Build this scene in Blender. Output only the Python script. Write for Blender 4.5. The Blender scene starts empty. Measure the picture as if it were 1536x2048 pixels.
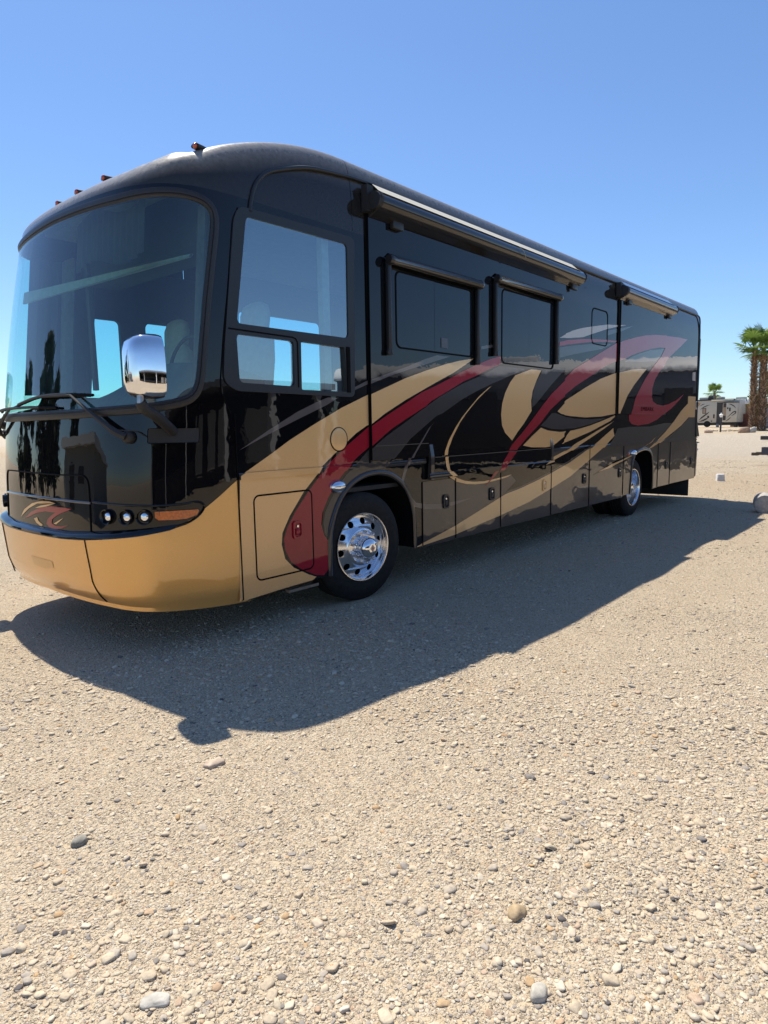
import bpy, bmesh, math, random
import numpy as np
from mathutils import Vector, Matrix
from mathutils.geometry import tessellate_polygon
random.seed(7); rng = np.random.default_rng(7)
SC = bpy.context.scene
COL = SC.collection
PI = math.pi

# ------------------------------------------------------------------ camera
yaw, pitch, roll = math.radians(40.97), math.radians(7.40), math.radians(-1.0)
Fh = Vector((math.cos(yaw), math.sin(yaw), 0)); R0 = Vector((math.sin(yaw), -math.cos(yaw), 0)); U0 = Vector((0, 0, 1))
fw = math.cos(pitch)*Fh - math.sin(pitch)*U0
up = math.sin(pitch)*Fh + math.cos(pitch)*U0
rr = math.cos(roll)*R0 + math.sin(roll)*up
uu = -math.sin(roll)*R0 + math.cos(roll)*up
cd = bpy.data.cameras.new('camera'); cam = bpy.data.objects.new('camera', cd); COL.objects.link(cam)
M3 = Matrix((rr, uu, -fw)).transposed()
cam.matrix_world = Matrix.Translation((0, 0, 1.6)) @ M3.to_4x4()
cd.sensor_fit = 'VERTICAL'; cd.sensor_height = 36.0; cd.lens = 1300/2048*36
cd.clip_start = 0.05; cd.clip_end = 3000
SC.camera = cam

# ------------------------------------------------------------------ light
SUND = Vector((0.15, 0.458, 1.0)).normalized()
world = bpy.data.worlds.new('World'); SC.world = world; world.use_nodes = True
wn = world.node_tree; wn.nodes.clear()
sky = wn.nodes.new('ShaderNodeTexSky'); sky.sky_type = 'NISHITA'; sky.sun_disc = False
sky.sun_elevation = math.asin(SUND.z); sky.sun_rotation = math.atan2(SUND.x, SUND.y)
sky.air_density = 1.0; sky.dust_density = 0.25; sky.ozone_density = 1.6; sky.altitude = 100
bg = wn.nodes.new('ShaderNodeBackground'); bg.inputs['Strength'].default_value = 0.105
wo = wn.nodes.new('ShaderNodeOutputWorld')
tint = wn.nodes.new('ShaderNodeMix'); tint.data_type = 'RGBA'; tint.blend_type = 'MULTIPLY'; tint.inputs['Factor'].default_value = 1.0
tint.inputs['B'].default_value = (0.80, 0.965, 1.17, 1)
wn.links.new(sky.outputs[0], tint.inputs['A']); wn.links.new(tint.outputs['Result'], bg.inputs['Color']); wn.links.new(bg.outputs[0], wo.inputs['Surface'])
sl = bpy.data.lights.new('sun', 'SUN'); sl.energy = 4.6; sl.angle = math.radians(0.53); sl.color = (1.0, 0.935, 0.82)
so = bpy.data.objects.new('sun', sl); COL.objects.link(so); so.location = (0, 0, 30)
so.rotation_euler = (-SUND).to_track_quat('-Z', 'Y').to_euler()
SC.view_settings.view_transform = 'Standard'; SC.view_settings.look = 'None'
SC.view_settings.exposure = 0.42; SC.view_settings.gamma = 1.0; SC.view_settings.use_curve_mapping = False
SC.cycles.max_bounces = 10; SC.cycles.transparent_max_bounces = 16

# ------------------------------------------------------------------ materials
def newmat(name):
    m = bpy.data.materials.new(name); m.use_nodes = True
    nt = m.node_tree; b = nt.nodes['Principled BSDF']
    return m, nt, b
def N(nt, t, **kw):
    n = nt.nodes.new(t)
    for k, v in kw.items():
        if k in n.inputs: n.inputs[k].default_value = v
        else: setattr(n, k, v)
    return n
def noise(nt, scale, detail=3, rough=0.55, coord=None, dist=0.0):
    n = N(nt, 'ShaderNodeTexNoise'); n.inputs['Scale'].default_value = scale; n.inputs['Detail'].default_value = detail
    n.inputs['Roughness'].default_value = rough; n.inputs['Distortion'].default_value = dist
    if coord is None:
        coord = N(nt, 'ShaderNodeNewGeometry').outputs['Position']
    nt.links.new(coord, n.inputs['Vector']); return n
def ramp(nt, src, stops):
    r = N(nt, 'ShaderNodeValToRGB'); e = r.color_ramp.elements
    while len(e) > 1: e.remove(e[-1])
    e[0].position = stops[0][0]; e[0].color = (*stops[0][1], 1)
    for p, c in stops[1:]:
        x = e.new(p); x.color = (*c, 1)
    nt.links.new(src, r.inputs['Fac']); return r
def bump(nt, src, b, strength, dist=0.01, prev=None):
    n = N(nt, 'ShaderNodeBump'); n.inputs['Strength'].default_value = strength; n.inputs['Distance'].default_value = dist
    nt.links.new(src, n.inputs['Height'])
    if prev is not None: nt.links.new(prev.outputs[0], n.inputs['Normal'])
    nt.links.new(n.outputs[0], b.inputs['Normal']); return n
def simple(name, col, rough=0.5, metal=0.0, var=0.12, scale=18, coat=0.0, spec=0.5, bmp=0.0):
    m, nt, b = newmat(name)
    n = noise(nt, scale, 4)
    lo = tuple(c*(1-var) for c in col); hi = tuple(min(1, c*(1+var)) for c in col)
    r = ramp(nt, n.outputs['Fac'], [(0.3, lo), (0.7, hi)])
    nt.links.new(r.outputs[0], b.inputs['Base Color'])
    b.inputs['Roughness'].default_value = rough; b.inputs['Metallic'].default_value = metal
    b.inputs['Coat Weight'].default_value = coat; b.inputs['Coat Roughness'].default_value = 0.03
    b.inputs['Specular IOR Level'].default_value = spec
    if bmp: bump(nt, n.outputs['Fac'], b, bmp, 0.01)
    return m
def paint(name, col, wave=0.0, wscale=(1.2, 1.2, 2.0), metal=0.0, flake=0.08, dust=0.0, cior=1.5):
    """gloss automotive paint under clear coat; slightly uneven panels bend the reflections"""
    m, nt, b = newmat(name)
    geo = N(nt, 'ShaderNodeNewGeometry')
    n = noise(nt, 350, 2, 0.6, geo.outputs['Position'])
    lo = tuple(c*(1-flake) for c in col); hi = tuple(min(1, c*(1+flake)) for c in col)
    r = ramp(nt, n.outputs['Fac'], [(0.35, lo), (0.65, hi)])
    last = r.outputs[0]
    if dust > 0:
        dn = noise(nt, 28, 6, 0.7, geo.outputs['Position'])
        dr = ramp(nt, dn.outputs['Fac'], [(0.30, (dust*.55,)*3), (0.75, (dust,)*3)])
        sep = N(nt, 'ShaderNodeSeparateXYZ'); nt.links.new(geo.outputs['Normal'], sep.inputs[0])
        mr = N(nt, 'ShaderNodeMapRange'); mr.inputs['From Min'].default_value = 0.10; mr.inputs['From Max'].default_value = 0.50; mr.inputs['To Min'].default_value = 0.05
        nt.links.new(sep.outputs['Z'], mr.inputs['Value'])
        mul = N(nt, 'ShaderNodeMath', operation='MULTIPLY'); nt.links.new(mr.outputs[0], mul.inputs[0])
        nt.links.new(dr.outputs[0], mul.inputs[1])
        mx = N(nt, 'ShaderNodeMix', data_type='RGBA'); nt.links.new(mul.outputs[0], mx.inputs['Factor'])
        nt.links.new(last, mx.inputs['A']); mx.inputs['B'].default_value = (0.42, 0.385, 0.345, 1); last = mx.outputs['Result']
        rm = N(nt, 'ShaderNodeMath', operation='MULTIPLY_ADD'); nt.links.new(mul.outputs[0], rm.inputs[0]); rm.inputs[1].default_value = 0.5; rm.inputs[2].default_value = 0.02
        nt.links.new(rm.outputs[0], b.inputs['Coat Roughness'])
    nt.links.new(last, b.inputs['Base Color'])
    b.inputs['Metallic'].default_value = metal; b.inputs['Roughness'].default_value = 0.35 if metal else 0.4
    b.inputs['Coat Weight'].default_value = 1.0
    if dust <= 0: b.inputs['Coat Roughness'].default_value = 0.012
    b.inputs['Specular IOR Level'].default_value = 0.0 if metal == 0 else 0.1
    b.inputs['Coat IOR'].default_value = cior
    if wave > 0:
        mp = N(nt, 'ShaderNodeMapping'); mp.inputs['Scale'].default_value = wscale
        nt.links.new(geo.outputs['Position'], mp.inputs['Vector'])
        w = noise(nt, 1.0, 2, 0.45, mp.outputs[0], 0.4)
        bm_ = N(nt, 'ShaderNodeBump'); bm_.inputs['Strength'].default_value = 1.0; bm_.inputs['Distance'].default_value = wave
        nt.links.new(w.outputs['Fac'], bm_.inputs['Height'])
        w2 = noise(nt, 7.5, 2, 0.5, geo.outputs['Position'], 0.3); b2 = N(nt, 'ShaderNodeBump'); b2.inputs['Distance'].default_value = 0.00045
        nt.links.new(w2.outputs['Fac'], b2.inputs['Height']); nt.links.new(bm_.outputs[0], b2.inputs['Normal']); bm_ = b2
        nt.links.new(bm_.outputs[0], b.inputs['Coat Normal']); nt.links.new(bm_.outputs[0], b.inputs['Normal'])
    return m
def glass(name, tint, refl_tint=(1, 1, 1), f0=0.075, wave=0.0, haze=0.0):
    m, nt, b = newmat(name); nt.nodes.remove(b)
    out = nt.nodes['Material Output']
    tr = N(nt, 'ShaderNodeBsdfTransparent'); tr.inputs['Color'].default_value = (*tint, 1)
    gl = N(nt, 'ShaderNodeBsdfGlossy'); gl.inputs['Color'].default_value = (*refl_tint, 1); gl.inputs['Roughness'].default_value = 0.0
    lw = N(nt, 'ShaderNodeLayerWeight'); lw.inputs['Blend'].default_value = 0.5
    pw = N(nt, 'ShaderNodeMath', operation='POWER'); pw.inputs[1].default_value = 5.0
    nt.links.new(lw.outputs['Facing'], pw.inputs[0])
    ad = N(nt, 'ShaderNodeMath', operation='MULTIPLY_ADD'); ad.inputs[1].default_value = 1-f0; ad.inputs[2].default_value = f0; ad.use_clamp = True
    mx = N(nt, 'ShaderNodeMixShader')
    nt.links.new(pw.outputs[0], ad.inputs[0]); nt.links.new(ad.outputs[0], mx.inputs[0])
    nt.links.new(tr.outputs[0], mx.inputs[1]); nt.links.new(gl.outputs[0], mx.inputs[2])
    last = mx.outputs[0]
    if wave > 0:
        w = noise(nt, 1.3, 1, 0.4)
        bm_ = N(nt, 'ShaderNodeBump'); bm_.inputs['Distance'].default_value = wave
        nt.links.new(w.outputs['Fac'], bm_.inputs['Height']); nt.links.new(bm_.outputs[0], gl.inputs['Normal'])
    if haze > 0:
        df = N(nt, 'ShaderNodeBsdfDiffuse'); df.inputs['Color'].default_value = (0.6, 0.6, 0.55, 1)
        dn = noise(nt, 9, 5, 0.6); rp = ramp(nt, dn.outputs['Fac'], [(0.4, (haze*0.3,)*3), (0.8, (haze,)*3)])
        m2 = N(nt, 'ShaderNodeMixShader'); nt.links.new(rp.outputs[0], m2.inputs[0]); nt.links.new(last, m2.inputs[1]); nt.links.new(df.outputs[0], m2.inputs[2]); last = m2.outputs[0]
    nt.links.new(last, out.inputs['Surface']); return m

MT = {}
MT['black'] = paint('black_paint', (0.006, 0.0065, 0.008), wave=0.0035, dust=0.0)
MT['blackcap'] = paint('dusty_black_paint', (0.007, 0.007, 0.008), wave=0.002, dust=0.85)
MT['blackfront'] = paint('black_front_paint', (0.005, 0.005, 0.006), wave=0.004, wscale=(1, 1, .6))
MT['grey'] = paint('charcoal_metallic', (0.050, 0.046, 0.047), wave=0.0035, metal=0.35)
MT['lowgrey'] = paint('charcoal_door_paint', (0.066, 0.057, 0.053), wave=0.014, wscale=(1.3, 1.0, 2.6), metal=0.3)
MT['lightgrey'] = paint('silver_stripe', (0.12, 0.105, 0.10), wave=0.0035, metal=0.3)
MT['gold'] = paint('gold_paint', (0.88, 0.54, 0.235), wave=0.0035, metal=0.4)
MT['goldlow'] = paint('gold_door_paint', (0.88, 0.54, 0.235), wave=0.010, wscale=(1.3, 1, 2.6), metal=0.15)
MT['goldfront'] = paint('gold_bumper_paint', (0.88, 0.47, 0.125), wave=0.003, metal=0.5, cior=1.75)
MT['goldshade'] = paint('gold_recess_shade', (0.78, 0.41, 0.105), wave=0.003, metal=0.25)  # bumper gold darkened to carry the shade of the licence recess
MT['red'] = paint('red_paint', (0.34, 0.004, 0.022), wave=0.0035, metal=0.1)
MT['cream'] = paint('cream_stripe', (0.55, 0.50, 0.45), wave=0.0035)
MT['blacklow'] = paint('black_door_paint', (0.006, 0.006, 0.007), wave=0.012, wscale=(1.3, 1, 2.6))
MT['gap'] = simple('seam_black', (0.004, 0.004, 0.004), 0.7, spec=0.1)
MT['satin'] = simple('satin_black_plastic', (0.018, 0.019, 0.022), 0.38, scale=60)
MT['matte'] = simple('matte_black_plastic', (0.02, 0.02, 0.021), 0.62, scale=80, bmp=0.05)
MT['rubber'] = simple('tyre_rubber', (0.017, 0.016, 0.0155), 0.72, scale=30, var=0.3, spec=0.3, bmp=0.08)
MT['gasket'] = simple('rubber_gasket', (0.022, 0.02, 0.02), 0.42, scale=40, var=0.2)
MT['chrome'] = simple('chrome', (0.88, 0.88, 0.9), 0.035, 1.0, var=0.02)
MT['alu'] = simple('polished_aluminium', (0.82, 0.83, 0.86), 0.2, 1.0, var=0.05, scale=40)
MT['alu_dull'] = simple('dull_aluminium', (0.4, 0.4, 0.42), 0.3, 1.0, var=0.15)
MT['dark'] = simple('underbody_black', (0.008, 0.008, 0.008), 0.85, spec=0.1)
MT['amber'] = simple('amber_lens', (0.62, 0.13, 0.015), 0.12, coat=1.0, scale=60, var=0.25)
MT['redlens'] = simple('red_amber_lens', (0.45, 0.06, 0.01), 0.15, coat=1.0)
MT['fabric'] = simple('awning_fabric', (0.62, 0.58, 0.48), 0.85, scale=120)
MT['awning'] = paint('awning_case', (0.03, 0.026, 0.024), wave=0.001, metal=0.4)
MT['awning2'] = paint('bronze_awning_case', (0.10, 0.085, 0.075), wave=0.001, metal=0.6)
MT['winglass'] = paint('dark_window_glass', (0.010, 0.016, 0.024), wave=0.0012)
MT['windshield'] = glass('windshield_glass', (0.60, 0.88, 0.84), f0=0.10, haze=0.012)
MT['cabglass'] = glass('cab_window_glass', (0.50, 0.80, 0.86), (.85, .95, 1), f0=0.33, haze=0.02)
MT['farglass'] = glass('far_window_glass', (0.55, 0.88, 0.92))
MT['interior'] = simple('cab_trim_dark', (0.035, 0.037, 0.036), 0.8)
MT['ceiling'] = simple('cab_ceiling', (0.22, 0.215, 0.20), 0.9)
MT['beige'] = simple('beige_leather', (0.50, 0.46, 0.40), 0.6)
MT['dash'] = simple('dashboard_vinyl', (0.11, 0.125, 0.11), 0.7)
MT['visor'] = simple('visor_trim', (0.30, 0.32, 0.26), 0.7)
MT['curtain'] = simple('curtain_cloth', (0.16, 0.155, 0.15), 0.9)
MT['roofwhite'] = simple('roof_membrane', (0.55, 0.54, 0.52), 0.45)

# ------------------------------------------------------------------ mesh helpers
class MB:
    def __init__(s): s.v = []; s.f = []
    def add(s, vs, fs):
        o = len(s.v); s.v += [tuple(map(float, p)) for p in vs]; s.f += [tuple(o+i for i in f) for f in fs]; return s
    def grid(s, rows, closed=False):
        n = len(rows[0]); vs = [p for r in rows for p in r]; fs = []
        for i in range(len(rows)-1):
            for j in range(n if closed else n-1):
                a = i*n+j; b = i*n+(j+1) % n; fs.append((a, b, b+n, a+n))
        return s.add(vs, fs)
    def box(s, x0, x1, y0, y1, z0, z1):
        v = [(x0,y0,z0),(x1,y0,z0),(x1,y1,z0),(x0,y1,z0),(x0,y0,z1),(x1,y0,z1),(x1,y1,z1),(x0,y1,z1)]
        return s.add(v, [(3,2,1,0),(4,5,6,7),(0,1,5,4),(1,2,6,5),(2,3,7,6),(3,0,4,7)])
    def obox(s, c, ax, ay, az, hx, hy, hz):
        c = Vector(c); ax = Vector(ax).normalized()*hx; ay = Vector(ay).normalized()*hy; az = Vector(az).normalized()*hz
        v = [c-ax-ay-az, c+ax-ay-az, c+ax+ay-az, c-ax+ay-az, c-ax-ay+az, c+ax-ay+az, c+ax+ay+az, c-ax+ay+az]
        return s.add(v, [(3,2,1,0),(4,5,6,7),(0,1,5,4),(1,2,6,5),(2,3,7,6),(3,0,4,7)])
    def tube(s, path, r, n=8, caps=True, flat=None):
        """round tube along a path; r may be a list; flat=(normals, width, height) gives an oval section"""
        P = [Vector(p) for p in path]; rings = []
        prev = None
        for i, p in enumerate(P):
            t = (P[min(i+1, len(P)-1)] - P[max(i-1, 0)]).normalized()
            if flat: a = Vector(flat[0][i]); a = (a - t*a.dot(t)).normalized(); b = t.cross(a); ra, rb = flat[2], flat[1]
            else:
                if prev is None: a = t.orthogonal().normalized()
                else: a = (prev - t*prev.dot(t)).normalized()
                b = t.cross(a); prev = a; ra = rb = (r[i] if isinstance(r, (list, tuple)) else r)
            rings.append([p + a*ra*math.cos(k*2*PI/n) + b*rb*math.sin(k*2*PI/n) for k in range(n)])
        s.grid(rings, True)
        if caps:
            o = len(s.v)-n*len(rings)
            s.f.append(tuple(o+k for k in range(n))[::-1]); s.f.append(tuple(o+n*(len(rings)-1)+k for k in range(n)))
        return s
    def lathe(s, prof, c, axis, n=32, a0=0.0, a1=2*PI):
        """profile of (radius, offset along axis)"""
        ax = Vector(axis).normalized(); a = Vector((0, 0, 1)) if abs(ax.z) < 0.9 else Vector((1, 0, 0))
        a = (a-ax*a.dot(ax)).normalized(); b = ax.cross(a); c = Vector(c)
        full = abs(a1-a0-2*PI) < 1e-6; m = n if full else n+1
        rows = [[c + ax*o + (a*math.cos(a0+(a1-a0)*k/n)+b*math.sin(a0+(a1-a0)*k/n))*max(r, 1e-5) for k in range(m)] for r, o in prof]
        return s.grid(rows, full)
    def poly(s, outer, holes, to3):
        loops = [[Vector((p[0], p[1], 0)) for p in outer]] + [[Vector((p[0], p[1], 0)) for p in h] for h in holes]
        tris = tessellate_polygon(loops); flat = [p for l in loops for p in l]
        return s.add([to3(p.x, p.y) for p in flat], [tuple(t) for t in tris])
    def rim(s, loop, a3, b3, closed=True):
        """wall strip between two mappings of a 2-D loop"""
        L = list(loop) + ([loop[0]] if closed else [])
        return s.grid([[a3(*p) for p in L], [b3(*p) for p in L]])
def mesh(name, mb):
    me = bpy.data.meshes.new(name); me.from_pydata(mb.v, [], mb.f); me.update(); return me
def fixn(me, outward=None):
    bm = bmesh.new(); bm.from_mesh(me); bmesh.ops.remove_doubles(bm, verts=bm.verts, dist=1e-5)
    bmesh.ops.recalc_face_normals(bm, faces=bm.faces)
    bm.to_mesh(me); bm.free()
def smooth_by_angle(me, ang=35):
    bm = bmesh.new(); bm.from_mesh(me)
    for f in bm.faces: f.smooth = True
    lim = math.radians(ang)
    for e in bm.edges:
        if len(e.link_faces) == 2 and e.calc_face_angle(0) > lim: e.smooth = False
    bm.to_mesh(me); bm.free()
def obj(name, mb, mat, parent=None, smooth=None, fix=True, bevel=0.0, seg=2):
    me = mb if isinstance(mb, bpy.types.Mesh) else mesh(name, mb)
    if fix and not isinstance(mb, bpy.types.Mesh): fixn(me)
    if bevel > 0:
        bm = bmesh.new(); bm.from_mesh(me)
        es = [e for e in bm.edges if len(e.link_faces) == 2 and e.calc_face_angle(0) > math.radians(40)]
        bmesh.ops.bevel(bm, geom=es, offset=bevel, segments=seg, affect='EDGES', profile=0.5, clamp_overlap=True)
        bm.to_mesh(me); bm.free(); smooth = 40 if smooth is None else smooth
    if smooth: smooth_by_angle(me, smooth)
    if not me.materials: me.materials.append(MT[mat] if isinstance(mat, str) else mat)
    o = bpy.data.objects.new(name, me); COL.objects.link(o)
    if parent is not None:
        o.parent = parent
        if parent.parent is None: o.matrix_parent_inverse = Matrix.Translation(-Vector(parent.location)) if not parent.get('_rot') else parent_inv(parent)
    return o
def parent_inv(p):
    return (Matrix.Translation(p.location) @ p.rotation_euler.to_matrix().to_4x4()).inverted()
def thing(name, label, cat, loc=(0, 0, 0), group=None):
    o = bpy.data.objects.new(name, None); o.empty_display_size = 0.3; COL.objects.link(o); o.location = loc
    o['label'] = label; o['category'] = cat
    if group: o['group'] = group
    return o
def tag(o, label, cat, group=None, kind=None):
    if label: o['label'] = label
    if cat: o['category'] = cat
    if group: o['group'] = group
    if kind: o['kind'] = kind
    return o
def rrect(x0, x1, z0, z1, r, n=5):
    pts = []
    for cx, cz, a in ((x1-r, z1-r, 0), (x0+r, z1-r, PI/2), (x0+r, z0+r, PI), (x1-r, z0+r, 1.5*PI)):
        for k in range(n+1): pts.append((cx+r*math.cos(a+k*PI/2/n), cz+r*math.sin(a+k*PI/2/n)))
    return pts
def rpoly(pts, r, n=4):
    """round the corners of a convex polygon"""
    out = []; m = len(pts)
    for i in range(m):
        p0 = Vector(pts[i-1]); p = Vector(pts[i]); p1 = Vector(pts[(i+1) % m])
        a = (p0-p); b = (p1-p); q = min(r, a.length*0.45, b.length*0.45)
        a = p + a.normalized()*q; b = p + b.normalized()*q
        for k in range(n+1):
            t = k/n; out.append(tuple(a*(1-t)**2 + p*2*t*(1-t) + b*t*t))
    return out
def catmull(pts, n=6):
    P = [Vector(p) for p in pts]; P = [2*P[0]-P[1]] + P + [2*P[-1]-P[-2]]; out = []
    for i in range(1, len(P)-2):
        for k in range(n):
            t = k/n; p0, p1, p2, p3 = P[i-1:i+3]
            out.append(0.5*((2*p1)+(-p0+p2)*t+(2*p0-5*p1+4*p2-p3)*t*t+(-p0+3*p1-3*p2+p3)*t**3))
    out.append(P[-2]); return out
def clip_half(poly, ax, val, keep_less):
    out = []
    for i in range(len(poly)):
        a = poly[i]; b = poly[(i+1) % len(poly)]
        da = (val-a[ax]) if keep_less else (a[ax]-val); db = (val-b[ax]) if keep_less else (b[ax]-val)
        if da >= 0: out.append(a)
        if (da > 0 and db < 0) or (da < 0 and db > 0):
            t = da/(da-db); out.append((a[0]+(b[0]-a[0])*t, a[1]+(b[1]-a[1])*t))
    return out
def cells(poly, xb, zb):
    """tessellate a 2-D polygon and cut it along the break lines; yields convex pieces"""
    tris = tessellate_polygon([[Vector((p[0], p[1], 0)) for p in poly]])
    for t in tris:
        work = [[(poly[i][0], poly[i][1]) for i in t]]
        for ax, br in ((0, xb), (1, zb)):
            for val in br:
                nw = []
                for w in work:
                    lo = min(p[ax] for p in w); hi = max(p[ax] for p in w)
                    if lo < val-1e-6 and hi > val+1e-6:
                        a = clip_half(w, ax, val, True); b = clip_half(w, ax, val, False)
                        if len(a) > 2: nw.append(a)
                        if len(b) > 2: nw.append(b)
                    else: nw.append(w)
                work = nw
        for w in work:
            ar = sum(w[i][0]*w[(i+1) % len(w)][1]-w[(i+1) % len(w)][0]*w[i][1] for i in range(len(w)))
            if abs(ar) > 1e-7: yield w if ar > 0 else w[::-1]
# ------------------------------------------------------------------ ground
def gz(x):
    return float(np.interp(x, [0, 16, 24, 32, 40, 50, 60, 85, 400], [0, 0, .04, .16, .34, .62, .81, .99, 1.05]))
GX = np.array([0, 16, 24, 32, 40, 50, 60, 85, 400]); GZ = np.array([0, 0, .04, .16, .34, .62, .81, .99, 1.05])
def lowfreq(x, y):
    return (0.010*np.sin(1.7*x+0.6*y+1)*np.sin(1.1*y-0.4*x) + 0.006*np.sin(3.9*x-2.3*y+2) + 0.005*np.sin(2.7*y+5.1*x))
def gheight(x, y):
    x = np.asarray(x, float); y = np.asarray(y, float)
    flat = np.clip((np.abs(y-5.3)-1.6)/1.0, 0, 1)          # packed flat under the motorhome
    flat = np.maximum(flat, np.clip((x-14.8)/1.5, 0, 1)); flat = np.maximum(flat, np.clip((2.2-x)/1.2, 0, 1))
    return np.interp(x, GX, GZ) + lowfreq(x, y)*flat
# ------------------------------------------------------------------ motorhome: shell surface
YC = 5.34; YS = 4.03; YFAR = 6.64
_CP = [(0,0),(.004,.19),(.014,.375),(.032,.56),(.06,.745),(.102,.917),(.17,1.068),(.262,1.178),(.39,1.254),(.54,1.292),(.75,1.31)]
_ext = [(_CP[1][0], -_CP[1][1])] + _CP + [(.98, 1.31)]
_cv = []
for i in range(1, len(_ext)-2):
    p0, p1, p2, p3 = (np.array(q) for q in _ext[i-1:i+3])
    for k in range(12):
        t = k/12; _cv.append(.5*((2*p1)+(-p0+p2)*t+(2*p0-5*p1+4*p2-p3)*t*t+(-p0+3*p1-3*p2+p3)*t**3))
_cv.append(np.array(_CP[-1])); _cv = np.array(_cv)
_cl = np.r_[0, np.cumsum(np.linalg.norm(np.diff(_cv, axis=0), axis=1))]; LT = float(_cl[-1])
_zx = np.array([(.25,2.17),(.4,2.095),(.55,2.05),(.87,2.02),(1.3,2.04),(1.9,2.095),(2.3,2.15),(2.7,2.22),(3.0,2.28),(3.15,2.31),(3.4,2.37)])
def Xf(z): return float(np.interp(z, _zx[:, 0], _zx[:, 1]))
def plan(l):
    a = abs(l)
    if a <= LT: dx = float(np.interp(a, _cl, _cv[:, 0])); t = float(np.interp(a, _cl, _cv[:, 1]))
    else: dx = .75+(a-LT); t = 1.31
    return dx, (-t if l < 0 else t)
def Snorm(l, z):
    a = plan(l-.004); b = plan(l+.004); t = Vector((b[0]-a[0], b[1]-a[1], 0)).normalized()
    return Vector((-t.y, t.x, 0)) if l >= -9 else t
def S(l, z, off=0.0):
    dx, t = plan(l); p = Vector((Xf(z)+dx, YC+t, z))
    if off: 
        n = Snorm(l, z)
        if n.dot(Vector((dx-0.9, t*0.8, 0))) < 0: n = -n
        p += n*off
    return p
def Xend(z):
    a = 2.965; b = Xf(z)+.75; k = min(max((z-1.65)/.25, 0), 1); return a*(1-k)+max(b, 2.84)*k
def lend(z): return LT + (Xend(z)-Xf(z)-.75)
def ip(x, tab): return float(np.interp(x, [a for a, _ in tab], [b for _, b in tab]))
_sym = lambda t: [(-a, b) for a, b in t]+[(a, b) for a, b in t[::-1]]
ZGOLD = _sym([(2.1,1.262),(2.01,1.262),(1.917,1.221),(1.804,1.143),(1.658,1.049),(1.559,.984),(1.402,.917),(1.192,.888),(.767,.85),(.496,.838),(0,.838)])
ZLEDGE = _sym([(1.46,.95),(1.402,.945),(1.193,.930),(.779,.902),(.518,.886),(0,.884)])
ZBOT = _sym([(2.02,.298),(1.798,.307),(1.303,.344),(.841,.376),(.35,.392),(0,.405)])
ZWT = _sym([(1.7,3.265),(1.33,3.262),(.86,3.235),(.33,3.245),(0,3.25)])
ZWB = _sym([(1.7,1.74),(1.4,1.735),(1.19,1.718),(.63,1.70),(0,1.698)])
L0, LW = 0.0, 1.628
def wlims(l, inset=0.0):
    e = abs(l-L0)/(LW-inset)
    zt = ip(l, ZWT)-inset; zb = ip(l, ZWB)+inset; zm = (zt+zb)/2
    f = (1-min(e, 1)**11)**(1/11)
    return zm-(zm-zb)*f, zm+(zt-zm)*f
def zledge(l):
    return max(ip(l, ZLEDGE), ip(l, ZGOLD)) if abs(l) < 1.46 else ip(l, ZGOLD)
def ledge_off(l):
    k = min(max((1.46-abs(l))/.5, 0), 1); return 0.055*k*k*(3-2*k)
Z1 = 3.28

RV = thing('motorhome', 'large black, gold and red class A motorhome parked on gravel with chrome mirror', 'motorhome', (8.4, 5.31, 0))
cols_w = [L0+LW*math.sin(t*PI/2) for t in np.linspace(-1, 1, 101)]
# --- bumper (gold lower front) ----------------------------------------------
def colset(z, base):
    le = lend(z); out = []
    return [-le] + [-(1.66+(le-1.66)*k/4) for k in (3, 2, 1, 0)] + base + [1.66+(le-1.66)*k/4 for k in (0, 1, 2, 3)] + [le]
base = list(np.linspace(-1.61, 1.61, 92))
NC = len(colset(1.0, base))
rows = []
for r in range(-2, 17):
    row = []
    for c in range(NC):
        l = colset(1.0, base)[c]; zb = ip(l, ZBOT); zg = ip(l, ZGOLD); o = ledge_off(l)
        if r == -2: p = S(l, zb+.005, o-.16); p.z = zb-.02
        elif r == -1: p = S(l, zb+.005, o-.03); p.z = zb-.03
        else:
            q = r/16; z = zb+(zg-zb)*q
            sq = max(0, 1-(z-zb)/.10); p = S(l, z, o - 0.025*sq*sq)
            if c in (0, NC-1): p.x = 2.965
        row.append(p)
    rows.append(row)
obj('bumper', MB().grid(rows), 'goldfront', RV, smooth=30)
# --- bumper ledge (black step above the bumper)
rows = [[], [], [], []]
for l in np.linspace(-1.46, 1.46, 80):
    zg = ip(l, ZGOLD); zt = zledge(l); o = ledge_off(l)
    rows[0].append(S(l, zg-.002, o+.006)); rows[1].append(S(l, zg+.022*(o/.055), o+.004)); 
    p = S(l, zt-.012*(o/.055), o*.75+.002); rows[2].append(p); rows[3].append(S(l, zt+.004, .001))
obj('bumper_ledge', MB().grid(rows), 'black', RV, smooth=50)
# --- black front cap around the windshield
mb = MB()
lowr, upr = [], []
for l in cols_w:
    zt_ = zledge(l); wb, wt = wlims(l, .03)
    lowr.append([S(l, zt_+(wb-zt_)*k/14) for k in range(15)])
    upr.append([S(l, wt+(Z1-wt)*k/8) for k in range(9)])
mb.grid(lowr); mb.grid(upr)
for sgn in (-1, 1):
    cl0 = cols_w[0] if sgn < 0 else cols_w[-1]
    wm = wlims(cl0, .03)[0]
    rws = []
    for k in range(7):
        col = []
        def cp(z):
            le = lend(z); l = sgn*(abs(cl0)+(le-abs(cl0))*k/6); return S(l, z)
        zlo = zledge(cl0)
        for q in range(15):
            le = lend(1.2); l = sgn*(abs(cl0)+(le-abs(cl0))*k/6); z0 = ip(l, ZGOLD) if k else zlo
            col.append(cp(z0+(wm-z0)*q/14))
        for q in range(1, 9): col.append(cp(wm+(Z1-wm)*q/8))
        rws.append(col)
    mb.grid(rws)
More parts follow.
